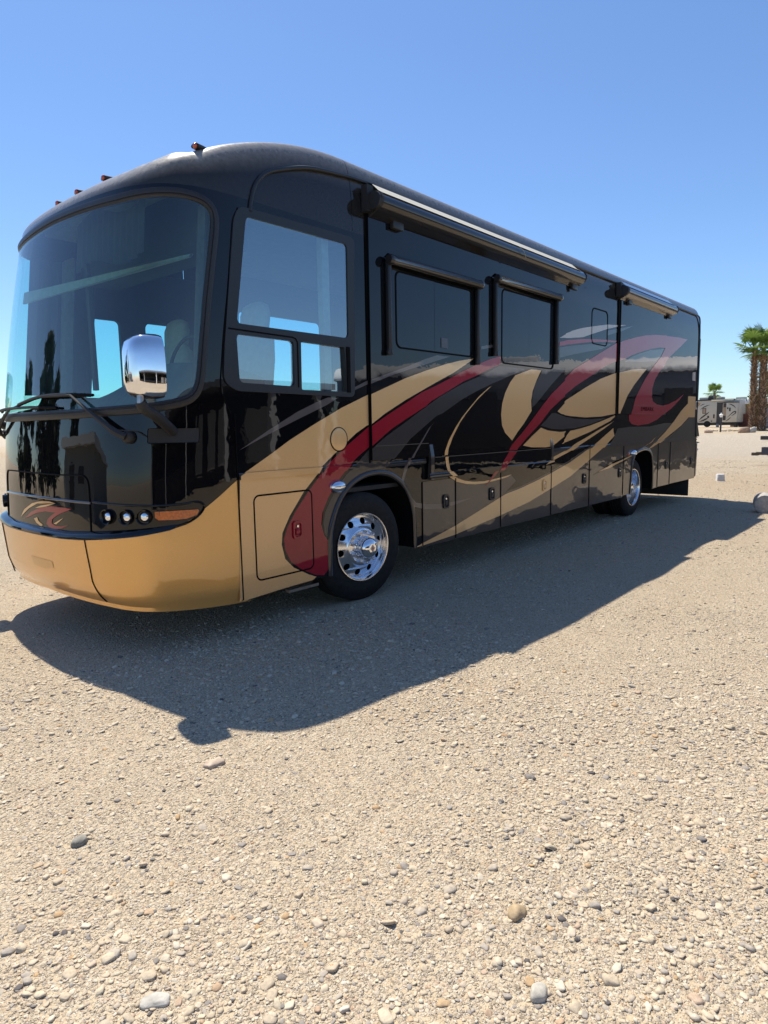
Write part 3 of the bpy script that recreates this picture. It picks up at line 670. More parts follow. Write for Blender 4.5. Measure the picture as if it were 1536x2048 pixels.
GFX = {
 'gold1': [(2.988,1.257),(3.073,1.297),(3.327,1.425),(3.493,1.513),(3.801,1.652),(4.096,1.776),(4.416,1.889),(4.619,1.956),(4.954,2.067),(5.276,2.155),(5.626,2.241),(5.865,2.289),(6.138,2.33),(6.046,2.283),(5.762,2.16),(5.314,1.998),(4.949,1.86),(4.646,1.731),(4.436,1.624),(4.421,1.621),(4.275,1.553),(4.023,1.398),(3.842,1.281),(3.797,1.226),(3.627,1.083),(3.463,0.897),(3.38,0.767),(3.369,0.674),(3.4,0.551),(3.489,0.464),(3.661,0.372),(3.743,0.344),(3.702,0.32),(3.326,0.309),(2.934,0.29)],
 'red1': [(6.708,2.397),(6.472,2.345),(6.198,2.268),(5.938,2.187),(5.677,2.093),(5.416,2.004),(5.207,1.94),(4.949,1.83),(4.702,1.727),(4.436,1.608),(4.42,1.595),(4.147,1.444),(3.912,1.294),(3.813,1.202),(3.675,1.079),(3.526,0.926),(3.435,0.807),(3.394,0.718),(3.404,0.622),(3.461,0.517),(3.565,0.439),(3.727,0.359),(3.827,0.336),(3.883,0.383),(3.899,0.62),(3.841,0.692),(3.812,0.783),(3.833,0.892),(3.907,1.009),(3.997,1.115),(4.146,1.242),(4.279,1.337),(4.425,1.416),(4.562,1.494),(4.733,1.586),(4.995,1.695),(5.271,1.804),(5.372,1.861),(5.648,1.964),(5.938,2.076),(6.229,2.16),(6.569,2.269),(6.709,2.303)],
 'grey1': [(6.779,2.284),(6.69,2.285),(6.59,2.252),(6.261,2.145),(5.937,2.055),(5.536,1.913),(5.205,1.77),(5.019,1.68),(4.674,1.527),(4.517,1.444),(4.428,1.39),(4.297,1.298),(4.144,1.193),(4.033,1.099),(3.941,0.993),(3.867,0.889),(3.841,0.792),(3.851,0.703),(3.896,0.647),(3.943,0.809),(4.042,0.975),(4.153,1.076),(4.292,1.147),(4.442,1.178),(4.609,1.195),(4.647,1.185),(4.752,1.293),(4.796,1.316),(5.015,1.483),(5.455,1.711),(5.561,1.737),(5.937,1.893),(6.261,1.999),(6.49,2.067),(6.871,2.164),(7.277,2.277),(7.239,2.284)],
 'streak1': [(5.428,1.655),(5.317,1.583),(5.163,1.432),(5.011,1.279),(4.971,1.232),(4.929,1.139),(4.89,1.053),(4.927,1.043),(5.0,1.193),(5.098,1.334),(5.215,1.455),(5.36,1.608)],
 'gold2': [(6.515,2.049),(6.44,2.022),(6.261,1.931),(6.074,1.808),(5.919,1.699),(5.786,1.583),(5.672,1.46),(5.6,1.347),(5.583,1.267),(5.599,1.192),(5.639,1.112),(5.733,1.056),(5.859,1.001),(6.041,0.964),(6.229,0.945),(6.427,0.942),(6.574,0.951),(6.765,0.962),(6.943,0.98),(7.034,1.003),(6.783,0.984),(6.59,0.974),(6.405,0.966),(6.195,0.976),(6.024,0.998),(5.876,1.037),(5.764,1.086),(5.67,1.146),(5.654,1.195),(5.637,1.264),(5.664,1.369),(5.744,1.491),(5.877,1.64),(6.012,1.748),(6.198,1.877),(6.39,1.986)],
 'gold3': [(7.438,2.286),(7.053,2.195),(6.926,2.103),(6.817,1.98),(6.75,1.852),(6.729,1.725),(6.753,1.597),(6.823,1.514),(6.988,1.418),(7.119,1.518),(7.274,1.621),(7.465,1.776),(7.45,1.901),(7.484,2.018),(7.583,2.157),(7.703,2.285),(7.557,2.289)],
 'grey2': [(7.743,2.29),(7.559,2.119),(7.481,1.97),(7.471,1.815),(7.586,1.865),(8.006,2.125),(8.412,2.349),(8.062,2.339)],
 'red2': [(6.405,0.888),(6.574,1.004),(6.724,1.133),(6.789,1.199),(6.989,1.37),(7.23,1.507),(7.429,1.632),(7.755,1.847),(8.01,2.004),(8.392,2.191),(8.703,2.355),(9.185,2.508),(9.833,2.718),(10.207,2.833),(10.415,2.888),(10.884,2.978),(11.383,3.062),(11.889,3.117),(12.47,3.158),(13.212,3.198),(13.811,3.209),(13.422,3.054),(12.8,2.814),(12.425,2.628),(12.15,2.498),(11.931,2.349),(11.82,2.2),(11.808,2.065),(11.868,1.976),(12.08,1.925),(12.43,1.907),(12.791,1.939),(13.246,2.02),(13.714,2.156),(13.483,2.043),(12.994,1.864),(12.559,1.752),(12.183,1.651),(11.781,1.584),(11.248,1.56),(10.969,1.587),(10.851,1.646),(10.832,1.719),(10.924,1.846),(11.023,2.008),(11.194,2.152),(11.391,2.309),(11.753,2.531),(12.002,2.658),(12.225,2.774),(12.422,2.938),(12.114,2.92),(11.653,2.856),(11.138,2.764),(10.85,2.703),(10.466,2.606),(10.05,2.526),(9.766,2.449),(9.199,2.264),(8.787,2.13),(8.308,1.942),(7.973,1.792),(7.719,1.63),(7.393,1.464),(7.159,1.335),(6.967,1.202),(6.77,1.08),(6.59,0.982)],
 'cream': [(8.206,2.737),(8.397,2.802),(8.671,2.88),(8.987,2.947),(9.262,2.991),(9.561,3.038),(9.856,3.083),(10.206,3.112),(10.533,3.14),(10.228,3.088),(9.861,3.019),(9.268,2.884),(9.01,2.822),(8.593,2.771)],
 'red3': [(8.208,2.685),(8.514,2.738),(8.926,2.787),(9.272,2.818),(9.845,2.858),(10.264,2.875),(10.146,2.844),(9.847,2.825),(9.274,2.776),(8.928,2.734),(8.516,2.678),(8.21,2.63)],
 'grey3': [(8.211,2.614),(8.728,2.685),(9.276,2.748),(10.03,2.806),(9.656,2.706),(8.765,2.572),(8.409,2.511),(8.216,2.478)],
 'grey4': [(9.862,2.995),(10.833,3.158),(10.334,3.026),(9.867,2.922)],
 'grey5': [(10.474,2.568),(10.851,2.687),(11.139,2.745),(11.654,2.84),(12.37,2.92),(12.224,2.786),(12.0,2.672),(11.244,2.616)],
 'gold4': [(8.183,1.776),(8.383,1.878),(8.502,1.932),(8.712,1.995),(9.137,2.127),(9.683,2.277),(10.18,2.374),(10.804,2.465),(11.162,2.494),(11.515,2.516),(11.321,2.422),(10.949,2.226),(10.677,2.048),(10.495,1.869),(10.384,1.758),(10.206,1.749),(9.701,1.709),(9.143,1.696),(8.629,1.715),(8.304,1.741)],
 'grey6': [(8.019,1.749),(8.126,1.754),(8.305,1.721),(8.792,1.677),(9.329,1.669),(9.703,1.678),(9.874,1.683),(9.333,1.599),(8.798,1.546),(8.312,1.532),(8.026,1.543),(7.805,1.574),(7.72,1.592),(7.872,1.668)],
 'gold5': [(7.256,1.349),(7.473,1.456),(7.721,1.563),(7.916,1.525),(8.253,1.5),(8.638,1.509),(8.976,1.538),(9.334,1.579),(9.809,1.653),(10.329,1.742),(10.073,1.644),(9.71,1.567),(9.339,1.489),(8.805,1.4),(8.527,1.357),(8.395,1.342),(8.097,1.316),(7.855,1.307),(7.476,1.32)],
 'slash': [(8.67,1.521),(8.528,1.516),(8.422,1.442),(8.025,1.305),(8.231,1.298),(8.486,1.4),(8.546,1.453)],
 'gold6': [(10.214,1.636),(9.75,1.536),(9.529,1.486),(9.159,1.399),(8.858,1.334),(8.578,1.255),(8.068,1.152),(7.924,1.12),(7.819,1.081),(8.09,1.111),(8.715,1.235),(8.988,1.306),(9.532,1.445),(9.818,1.52)],
 'gold7': [(10.198,1.53),(9.926,1.438),(9.576,1.32),(9.371,1.248),(9.228,1.222),(8.668,1.071),(8.095,0.954),(7.673,0.879),(7.231,0.811),(6.902,0.775),(6.501,0.681),(6.053,0.574),(5.825,0.521),(5.494,0.458),(5.244,0.414),(5.089,0.381),(5.244,0.388),(5.808,0.421),(6.227,0.467),(6.75,0.523),(7.493,0.623),(8.059,0.737),(8.677,0.867),(9.327,1.076),(9.846,1.244),(10.252,1.406),(10.206,1.475)],
 'gold8': [(9.648,0.872),(10.202,0.965),(10.661,1.017),(10.924,1.054),(11.233,1.098),(11.693,1.21),(12.274,1.363),(11.942,1.262),(11.5,1.162),(11.17,1.072),(10.992,1.048),(10.62,0.989),(10.085,0.906)],
 'gold9': [(14.893,2.413),(14.161,2.031),(13.587,1.821),(13.21,1.638),(12.673,1.422),(12.282,1.289),(11.796,1.134),(11.953,1.155),(12.504,1.256),(13.09,1.401),(13.626,1.533),(14.028,1.675),(14.582,1.872),(14.958,1.999)],
 'black1': [(5.654,1.141),(5.764,1.073),(5.878,1.024),(6.024,0.989),(6.206,0.964),(6.591,0.968),(6.783,0.978),(7.03,1.0),(7.154,0.915),(6.902,0.799),(7.231,0.834),(7.674,0.903),(8.095,0.981),(8.657,1.101),(9.22,1.25),(9.377,1.297),(8.088,1.163),(7.889,1.106)],
 'black2': [(9.422,0.832),(10.205,0.923),(10.622,0.965),(10.817,0.996),(10.702,1.051),(10.2,0.987)],
 'grey7': [(10.253,1.388),(10.367,1.521),(10.882,1.543),(11.837,1.537),(12.633,1.594),(13.066,1.591),(12.679,1.436),(12.28,1.307),(11.873,1.184),(10.476,1.182),(9.946,1.202)],
 'grey8': [(11.876,1.149),(12.505,1.246),(13.092,1.387),(13.628,1.519),(14.03,1.66),(14.584,1.855),(14.925,1.978),(14.979,1.167),(14.412,1.131)],
 'streak2': [(2.995,1.449),(3.277,1.594),(3.586,1.739),(3.806,1.822),(3.934,1.862),(4.056,1.861),(3.92,1.798),(3.583,1.677),(3.275,1.562)],
 'streak3': [(4.263,1.957),(4.468,2.035),(4.956,2.171),(5.253,2.264),(5.463,2.318),(5.696,2.321),(5.462,2.263),(5.123,2.18),(4.768,2.09),(4.436,1.989),(4.332,1.954),(4.263,1.932)],
 'streak4': [(6.295,2.474),(6.61,2.524),(6.611,2.493),(6.295,2.441)],
 'streak5': [(5.028,0.931),(5.132,0.845),(5.272,0.813),(5.569,0.786),(5.81,0.789),(6.155,0.796),(5.829,0.755),(5.568,0.736),(5.272,0.762),(5.058,0.817)],
 'whitemark': [(14.231,2.596),(14.434,2.616),(14.444,2.436),(14.237,2.437)],
}
# --- painted swooshes -------------------------------------------------------
XB = [2.965, 4.458, 5.30, 5.40, 7.98, 8.06, 8.40, 10.31, 12.48]
ZB = [1.045, 1.10-.026, 1.10+.026, 1.128, 1.226, 1.278, 1.236, 1.288, 1.285, 1.30, 1.745, 3.5]
def yface(x, z):
    if 5.30 < x < 8.06 and 1.074 < z < 1.126: return YS-.061
    if 5.40 < x < 7.98 and 1.126 <= z < 1.285: return YK
    if x < 5.30 and 1.226 < z < 1.278: return YS-.016
    if x > 8.06 and 1.236 < z < 1.288: return YS-.016
    if 4.458 < x < 8.40 and 1.30 < z < 3.5: return YO
    if 10.31 < x < 12.48 and 1.745 < z < 3.52: return YO
    return YS
def stripe(name, poly, mat, layer, zsplit=None, matlow=None):
    up_, lo_ = MB(), MB()
    for w in cells(poly, XB, ZB):
        cx = sum(p[0] for p in w)/len(w); cz = sum(p[1] for p in w)/len(w)
        if cx > 14.66 or cz < .30: continue
        y = yface(cx, cz)-.0006*layer-.0006
        tgt = lo_ if (matlow and cz < 1.226) else up_
        tgt.add([(x, y, z) for x, z in w], [tuple(range(len(w)))])
    if up_.f: obj(name, up_, mat, RV, fix=False)
    if lo_.f: obj(name, lo_, matlow, RV, fix=False)
def smooth_poly(p): return p
for key, mat, low, lay in [('grey7','grey','lowgrey',1), ('grey8','grey','lowgrey',1), ('grey1','grey',None,1), ('grey2','grey',None,1), ('grey3','grey',None,1), ('grey4','grey',None,1), ('grey5','grey',None,1), ('grey6','grey',None,1),
    ('black1','black','blacklow',2), ('black2','black','blacklow',2), ('streak1','lightgrey',None,2), ('streak2','lightgrey',None,2), ('streak3','lightgrey',None,2), ('streak4','lightgrey',None,2), ('streak5','lightgrey','lightgrey',2),
    ('gold1','gold',None,3), ('gold2','gold','goldlow',3), ('gold3','gold',None,3), ('gold4','gold',None,3), ('gold5','gold',None,3), ('gold6','gold','goldlow',3), ('gold7','gold','goldlow',3), ('gold8','gold','goldlow',3), ('gold9','gold','goldlow',3), ('cream','cream',None,3),
    ('red1','red',None,5), ('red2','red',None,5), ('red3','red',None,4), ('slash','black',None,4), ('whitemark','cream',None,4)]:
    stripe('paint_stripe', GFX[key], mat, lay, matlow=low)
# thin black keylines along the lower edge of the gold and the red where they touch
def keyline(pts, w, layer):
    P = [Vector((x, 0, z)) for x, z in pts]; rows = []
    for i, p in enumerate(P):
        t = (P[min(i+1, len(P)-1)]-P[max(i-1, 0)]).normalized(); b = Vector((t.z, 0, -t.x))*w
        rows.append((p-b, p+b))
    for i in range(len(rows)-1):
        stripe_poly = [(rows[i][0].x, rows[i][0].z), (rows[i+1][0].x, rows[i+1][0].z), (rows[i+1][1].x, rows[i+1][1].z), (rows[i][1].x, rows[i][1].z)]
        yield stripe_poly
mb = MB()
for loop, w in ((GFX['red1'][9:28], .014), (GFX['red1'][26:37], .010)):
    for q in keyline(loop, w, 4):
        for c in cells(q, XB, ZB):
            cx = sum(p[0] for p in c)/len(c); cz = sum(p[1] for p in c)/len(c)
            mb.add([(x, yface(cx, cz)-.0028, z) for x, z in c], [tuple(range(len(c)))])
obj('keyline', mb, 'black', RV, fix=False)
# model lettering
fc = bpy.data.curves.new('lettering', 'FONT'); fc.body = 'EMBARK'; fc.size = .105; fc.extrude = .001; fc.space_character = 1.15
fo = bpy.data.objects.new('tmp_text', fc); COL.objects.link(fo)
bpy.context.view_layer.update()
me = bpy.data.meshes.new_from_object(fo); bpy.data.objects.remove(fo)
wid = max(v.co.x for v in me.vertices)
for v in me.vertices:
    x, y, z = v.co; v.co = (11.28+x/wid*.64, YO-.0065-z, 1.805+y*.95)
obj('lettering', me, 'gap', RV)
groove('badge_frame', rrect(10.98, 12.56, 1.752, 1.90, .02), .003, YO-.006, 'lightgrey')

# --- door latches -----------------------------------------------------------
LM = None
for x in (5.647, 6.575, 7.89, 9.144, 10.511, 12.812, 14.392, 3.54):
    z = .775 if x < 4 else .805
    mat = 'goldlow' if 7.5 < x < 8.2 else ('red' if x < 4 else 'satin')
    b = MB(); o_ = rrect(-.052, .052, -.075, .075, .03); i_ = rrect(-.036, .036, -.056, .056, .02)
    b.poly(o_, [i_], Y3(-.012)); b.rim(o_, Y3(-.012), Y3(0)); b.grid([[Vector((px, -.012, pz)) for px, pz in i_+[i_[0]]], [Vector((px*.9, -.001, pz*.9)) for px, pz in i_+[i_[0]]]])
    b.poly([(px*.9, pz*.9) for px, pz in i_], [], Y3(-.001))
    lt = obj('latch', b, mat, RV, smooth=30); lt.location = (x, YS-.004, z); 
    h = obj('latch_handle', MB().box(-.024, .024, -.014, -.002, -.044, .012), mat if mat != 'satin' else 'satin', lt, bevel=.006)
    h.matrix_parent_inverse = Matrix.Identity(4)
    k = obj('lock', MB().lathe([(0, .004), (.010, .004), (.012, 0)], (0, -.006, .03), (0, -1, 0), 12), 'chrome', lt, smooth=50)
    k.matrix_parent_inverse = Matrix.Identity(4)

# --- front details ----------------------------------------------------------
def shell_patch(name, poly, mat, off, thick=0.0, parent=None):
    lb_ = [k*.035 for k in range(-60, 60)]; mb = MB()
    for w in cells(poly, lb_, []):
        mb.add([S(l, z, off) for l, z in w], [tuple(range(len(w)))])
    if thick:
        L = poly+[poly[0]]; D = []
        for a, b in zip(L[:-1], L[1:]):
            n = max(1, int(math.hypot(b[0]-a[0], b[1]-a[1])/.03))
            D += [(a[0]+(b[0]-a[0])*k/n, a[1]+(b[1]-a[1])*k/n) for k in range(n)]
        D.append(D[0]); mb.grid([[S(l, z, off) for l, z in D], [S(l, z, off-thick) for l, z in D]])
    return obj(name, mb, mat, parent or RV)
def shell_line(name, pts, r, mat, off=.002, n=6, dens=5):
    p = catmull([(a, b, 0) for a, b in pts], dens)
    return obj(name, MB().tube([S(q.x, q.y, off) for q in p], r, n), mat, RV, smooth=60)
shell_line('hood_moulding', [(.78,1.107),(.5,1.112),(.2,1.114),(-.064,1.114),(-.458,1.109),(-.777,1.105)], .010, 'lightgrey')
shell_line('hood_moulding', [(-.80,1.113),(-1.0,1.104),(-1.259,1.091),(-1.46,1.09),(-1.58,1.097),(-1.628,1.08),(-1.64,1.05),(-1.60,1.0),(-1.52,.957),(-1.42,.932)], .009, 'blackfront')
shell_line('hood_gap', [(.772,.905),(.770,1.0),(.766,1.13),(.757,1.24),(.725,1.285),(.66,1.297),(.3,1.300),(0,1.298),(-.4,1.296),(-.66,1.300),(-.725,1.287),(-.757,1.24),(-.766,1.13),(-.770,1.0),(-.772,.905)], .006, 'gap')
for sg in (-1, 1):
    shell_line('bumper_gap', [(sg*.767,.852),(sg*.768,.768),(sg*.774,.62),(sg*.777,.505),(sg*.80,.44),(sg*.844,.395)], .005, 'gap', off=.056)
HG = {'a': ('gold', [(.349,.931),(.262,.997),(.084,1.058),(-.091,1.087),(-.234,1.09),(-.325,1.080),(-.18,1.073),(-.019,1.063),(.157,1.012)]),
 'a2': ('gold', [(.03,1.024),(-.08,1.05),(-.2,1.066),(-.325,1.080),(-.18,1.050),(-.08,1.036)]),
 'b': ('red', [(.27,.922),(.118,.986),(-.064,1.032),(-.263,1.055),(-.456,1.056),(-.547,1.051),(-.407,1.013),(-.339,.991),(-.266,.959),(-.254,.928),(-.304,.913),(-.401,.914),(-.502,.93),(-.409,.901),(-.312,.886),(-.219,.891),(-.167,.917),(-.192,.954),(-.258,.988),(-.321,1.012),(-.153,1.011),(.013,.984),(.164,.946)]),
 'c': ('gold', [(.056,.94),(-.003,.954),(-.031,.926),(-.105,.902),(-.075,.889),(.008,.908)]),
 'd': ('gold', [(-.284,.926),(-.433,.98),(-.384,.953),(-.324,.924)])}
for k, (mt, pg) in HG.items(): shell_patch('hood_emblem', pg, mt, .0035)
shell_patch('licence_recess_shade', [(.089,.647),(-.288,.644),(-.292,.592),(-.15,.570),(.05,.578)], 'goldshade', .0572)  # flat patch without depth; the recess's shade is put into its darker gold
def lamp_at(l, z, r, aim):
    c = S(l, z, .002); ax = Vector(aim).normalized()
    h = obj('headlight', MB().lathe([(r, -.05), (r*1.06, .018), (r*1.02, .026), (r*.9, .022), (r*.84, -.002), (r*.80, -.02)], c, ax, 28), 'blackfront', RV, smooth=40)
    obj('reflector', MB().lathe([(0, .016), (r*.4, .013), (r*.62, .006), (r*.76, -.006), (r*.78, -.012)], c, ax, 28), 'chrome', h, smooth=60)
    obj('bezel', MB().lathe([(r*.78, -.010), (r*.86, -.004)], c, ax, 24), 'gap', h, smooth=60)
glass_clear = glass('lamp_lens', (.93, .95, .97))
for l in (-.944, -1.098, -1.222, .944, 1.098, 1.222):
    nrm = (S(l, 1.0, .05)-S(l, 1.0)).normalized(); lamp_at(l, 1.016, .052, nrm*.9+Vector((-.30, 0, 0)))
shell_patch('turn_signal', [(-1.290,1.050),(-1.44,1.048),(-1.586,1.044),(-1.592,1.032),(-1.577,1.005),(-1.502,.986),(-1.42,.985),(-1.312,.990),(-1.291,1.008)], 'amber', .016, .02)
shell_patch('turn_signal', [(1.29,1.048),(1.586,1.044),(1.577,1.005),(1.502,.984),(1.31,.987)][::-1], 'amber', .016, .02)
# clearance lights on the brow
for l, ph in ((-1.5, 1.42), (-.42, .8), (.02, .78), (.42, .8), (1.5, 1.42)):
    p = brow(l, ph); q = brow(l, min(ph+.12, PI/2))
    ax = Vector((1, 0, 0)) if abs(l) < 1 else Vector((.97, .25 if l < 0 else -.25, 0)); ax = ax.normalized(); side = Vector((-ax.y, ax.x, 0))
    c = p+Vector((0, 0, .018))
    b = MB(); rows = []
    for t, w, hh in ((-.03, .034, .020), (.04, .036, .024), (.12, .030, .020), (.19, .012, .006)):
        rows.append([c+ax*t+side*w*math.cos(a)+Vector((0, 0, max(hh*math.sin(a), -.03) + (0 if a < PI else 0))) for a in np.linspace(0, 2*PI, 13)[:-1]])
    b.grid(rows, True); b.f.append(tuple(range(len(b.v)-12, len(b.v))))
    ho = obj('clearance_light', b, 'satin', RV, smooth=50)
    obj('lens', MB().lathe([(0, .012), (.012, .010), (.020, .003), (.022, -.004)], c-ax*.03, -ax, 14), 'redlens', ho, smooth=50)
obj('antenna', MB().tube([(3.3, 4.75, 3.70), (3.3, 4.75, 3.86)], .003, 5), 'gap', RV)
# wipers
def wiper(arm, blade):
    a = MB(); ap = [S(l, z, o) for l, z, o in arm]
    a.tube(catmull(ap, 6), [.024, .026, .026, .026, .026, .026, .026, .022, .020, .018, .017, .016, .015, .013, .012, .011, .010, .009, .009][:len(catmull(ap, 6))] , 6)
    w = obj('wiper', a, 'matte', RV, smooth=50)
    bp_ = catmull([S(l, z, o) for l, z, o in blade], 6)
    obj('wiper_blade', MB().tube(bp_, .011, 5), 'gap', w)
    obj('blade_bridge', MB().tube([p+(S(-.3, 1.8, .05)-S(-.3, 1.8)).normalized()*.022 for p in bp_[4:-4]], .010, 5), 'matte', w)
    c = S(arm[0][0], arm[0][1], .012); n = (S(arm[0][0], arm[0][1], .05)-c).normalized()
    obj('wiper_pivot', MB().lathe([(.045, 0), (.045, .03), (.03, .045), (0, .048)], c-n*.01, n, 14), 'matte', w, smooth=50)
    obj('washer_hose', MB().tube(catmull([S(arm[0][0]-.12, arm[0][1]+.0, .02), S(arm[0][0]-.05, arm[0][1]+.04, .05), S(arm[1][0], arm[1][1]+.0, .075)], 5), .004, 5), 'matte', w)
    return w
wiper([(-1.12,1.566,.05), (-1.03,1.615,.055), (-.83,1.74,.05), (-.606,1.866,.05)], [(-.835,1.858,.03), (-.45,1.878,.03), (-.131,1.87,.03), (.14,1.84,.03), (.43,1.806,.028)])
obj('wiper_link', MB().tube(catmull([S(-.606, 1.866, .05), S(-.40, 1.868, .055), S(-.14, 1.874, .05)], 5), .010, 6), 'matte', RV)
wiper([(1.12,1.60,.05), (.95,1.64,.055), (.7,1.72,.05), (.43,1.806,.05)], [(-.40,1.786,.03), (-.05,1.80,.03), (.43,1.806,.03), (.75,1.80,.03), (1.0,1.79,.03)])
# side mirrors
def side_mirror(sg):
    def W(x, y, z): return Vector((x, y if sg < 0 else 2*YC-y, z))
    base_l = sg*1.41
    nb = (S(base_l, 1.57, .05)-S(base_l, 1.57)).normalized()
    br = MB(); pl_ = rrect(-.16, .16, -.052, .052, .012, 2)
    br.grid([[S(base_l+a, 1.57+b, o) for a, b in pl_+[pl_[0]]] for o in (-.01, .05, .062)])
    br.poly([(a*.97, b*.94) for a, b in pl_], [], lambda a, b: S(base_l+a, 1.57+b, .063))
    m = obj('side_mirror', br, 'matte', RV, smooth=40)
    c0 = S(base_l, 1.60, .07); c0 = W(2.40, 4.005, 1.615) if sg < 0 else c0
    if sg < 0: pth = [W(2.45, 4.03, 1.60), W(2.375, 3.97, 1.635), W(2.23, 3.86, 1.70), W(2.14, 3.835, 1.745), W(2.115, 3.83, 1.785)]
    else: pth = [c0, c0+Vector((-.10, .05, .06)), W(2.25, 4.02, 1.72), W(2.23, 4.025, 1.79)]
    obj('mirror_arm', MB().tube(catmull(pth, 6), .036, 10), 'matte', m, smooth=60)
    obj('mirror_post', MB().tube([W(2.115, 3.83, 1.775), W(2.12, 3.83, 1.84)], .022, 10), 'alu_dull', m, smooth=60)
    # rounded chrome housing: outline in the (width, height) plane, deeper at the middle
    hc = W(2.175, 3.86, 2.005); yawm = math.radians(-8)
    fwd = Vector((-math.cos(yawm), math.sin(-yawm)*(1 if sg < 0 else -1), 0)); sd = Vector((fwd.y, -fwd.x, 0))
    rows = []
    for o, k in ((-.085, .97), (-.06, 1.0), (.0, 1.0), (.045, .965), (.082, .88), (.104, .75), (.118, .5), (.123, .25), (.125, .02)):
        row = []
        for a in np.linspace(0, 2*PI, 49)[:-1]:
            e = 4.2; ca, sa = math.cos(a), math.sin(a)
            u_ = math.copysign(abs(ca)**(2/e), ca)*.130*k; v_ = math.copysign(abs(sa)**(2/e), sa)*.20*k
            row.append(hc+sd*u_*(1-.10*(v_/.2 > 0)*v_/.2)+Vector((0, 0, v_))+fwd*o)
        rows.append(row)
    obj('mirror_housing', MB().grid(rows, True), 'chrome', m, smooth=60)
    back = [p - fwd*.0 for p in rows[0]]
    mm = MB(); mm.add(back, [tuple(range(len(back)))]); obj('mirror_glass', mm, 'chrome', m)
side_mirror(-1); side_mirror(1)
# fender courtesy lamps (chrome shells)
def docking(x, z, s, y=YS):
    h = obj('docking_light', MB().lathe([(0, .062*s), (.025*s, .058*s), (.045*s, .046*s), (.056*s, .025*s), (.060*s, 0)], (x, y-.002, z), (0, -1, 0), 24), 'chrome', RV, smooth=60)
    for v in h.data.vertices: v.co.x = x+(v.co.x-x)*1.5
    obj('lens', MB().lathe([(0, .012), (.016*s, .01), (.022*s, 0)], (x+.045*s, y-.045*s, z), (.6, -.8, 0), 14), glass_clear, h, smooth=60)
docking(4.02, 1.095, 1.0); docking(11.08, 1.10, .95)
obj('marker_light', MB().lathe([(0, .02), (.02, .016), (.03, .004), (.032, 0)], (10.86, YS-.003, 1.09), (0, -1, 0), 16), 'redlens', RV, smooth=50)
# rear corner socket plates
obj('utility_door', MB().poly(rrect(14.02, 14.5, 1.70, 2.12, .02), [], Y3(YS-.0062)).rim(rrect(14.02, 14.5, 1.70, 2.12, .02), Y3(YS-.0062), Y3(YS)), 'gold', RV)
obj('utility_inlet', MB().box(14.515, 14.63, YS-.015, YS-.004, 1.86, 2.03), 'cream', RV, bevel=.006)
obj('inlet_cover', MB().box(14.545, 14.615, YS-.024, YS-.014, 1.90, 2.01), 'gap', RV, bevel=.01)
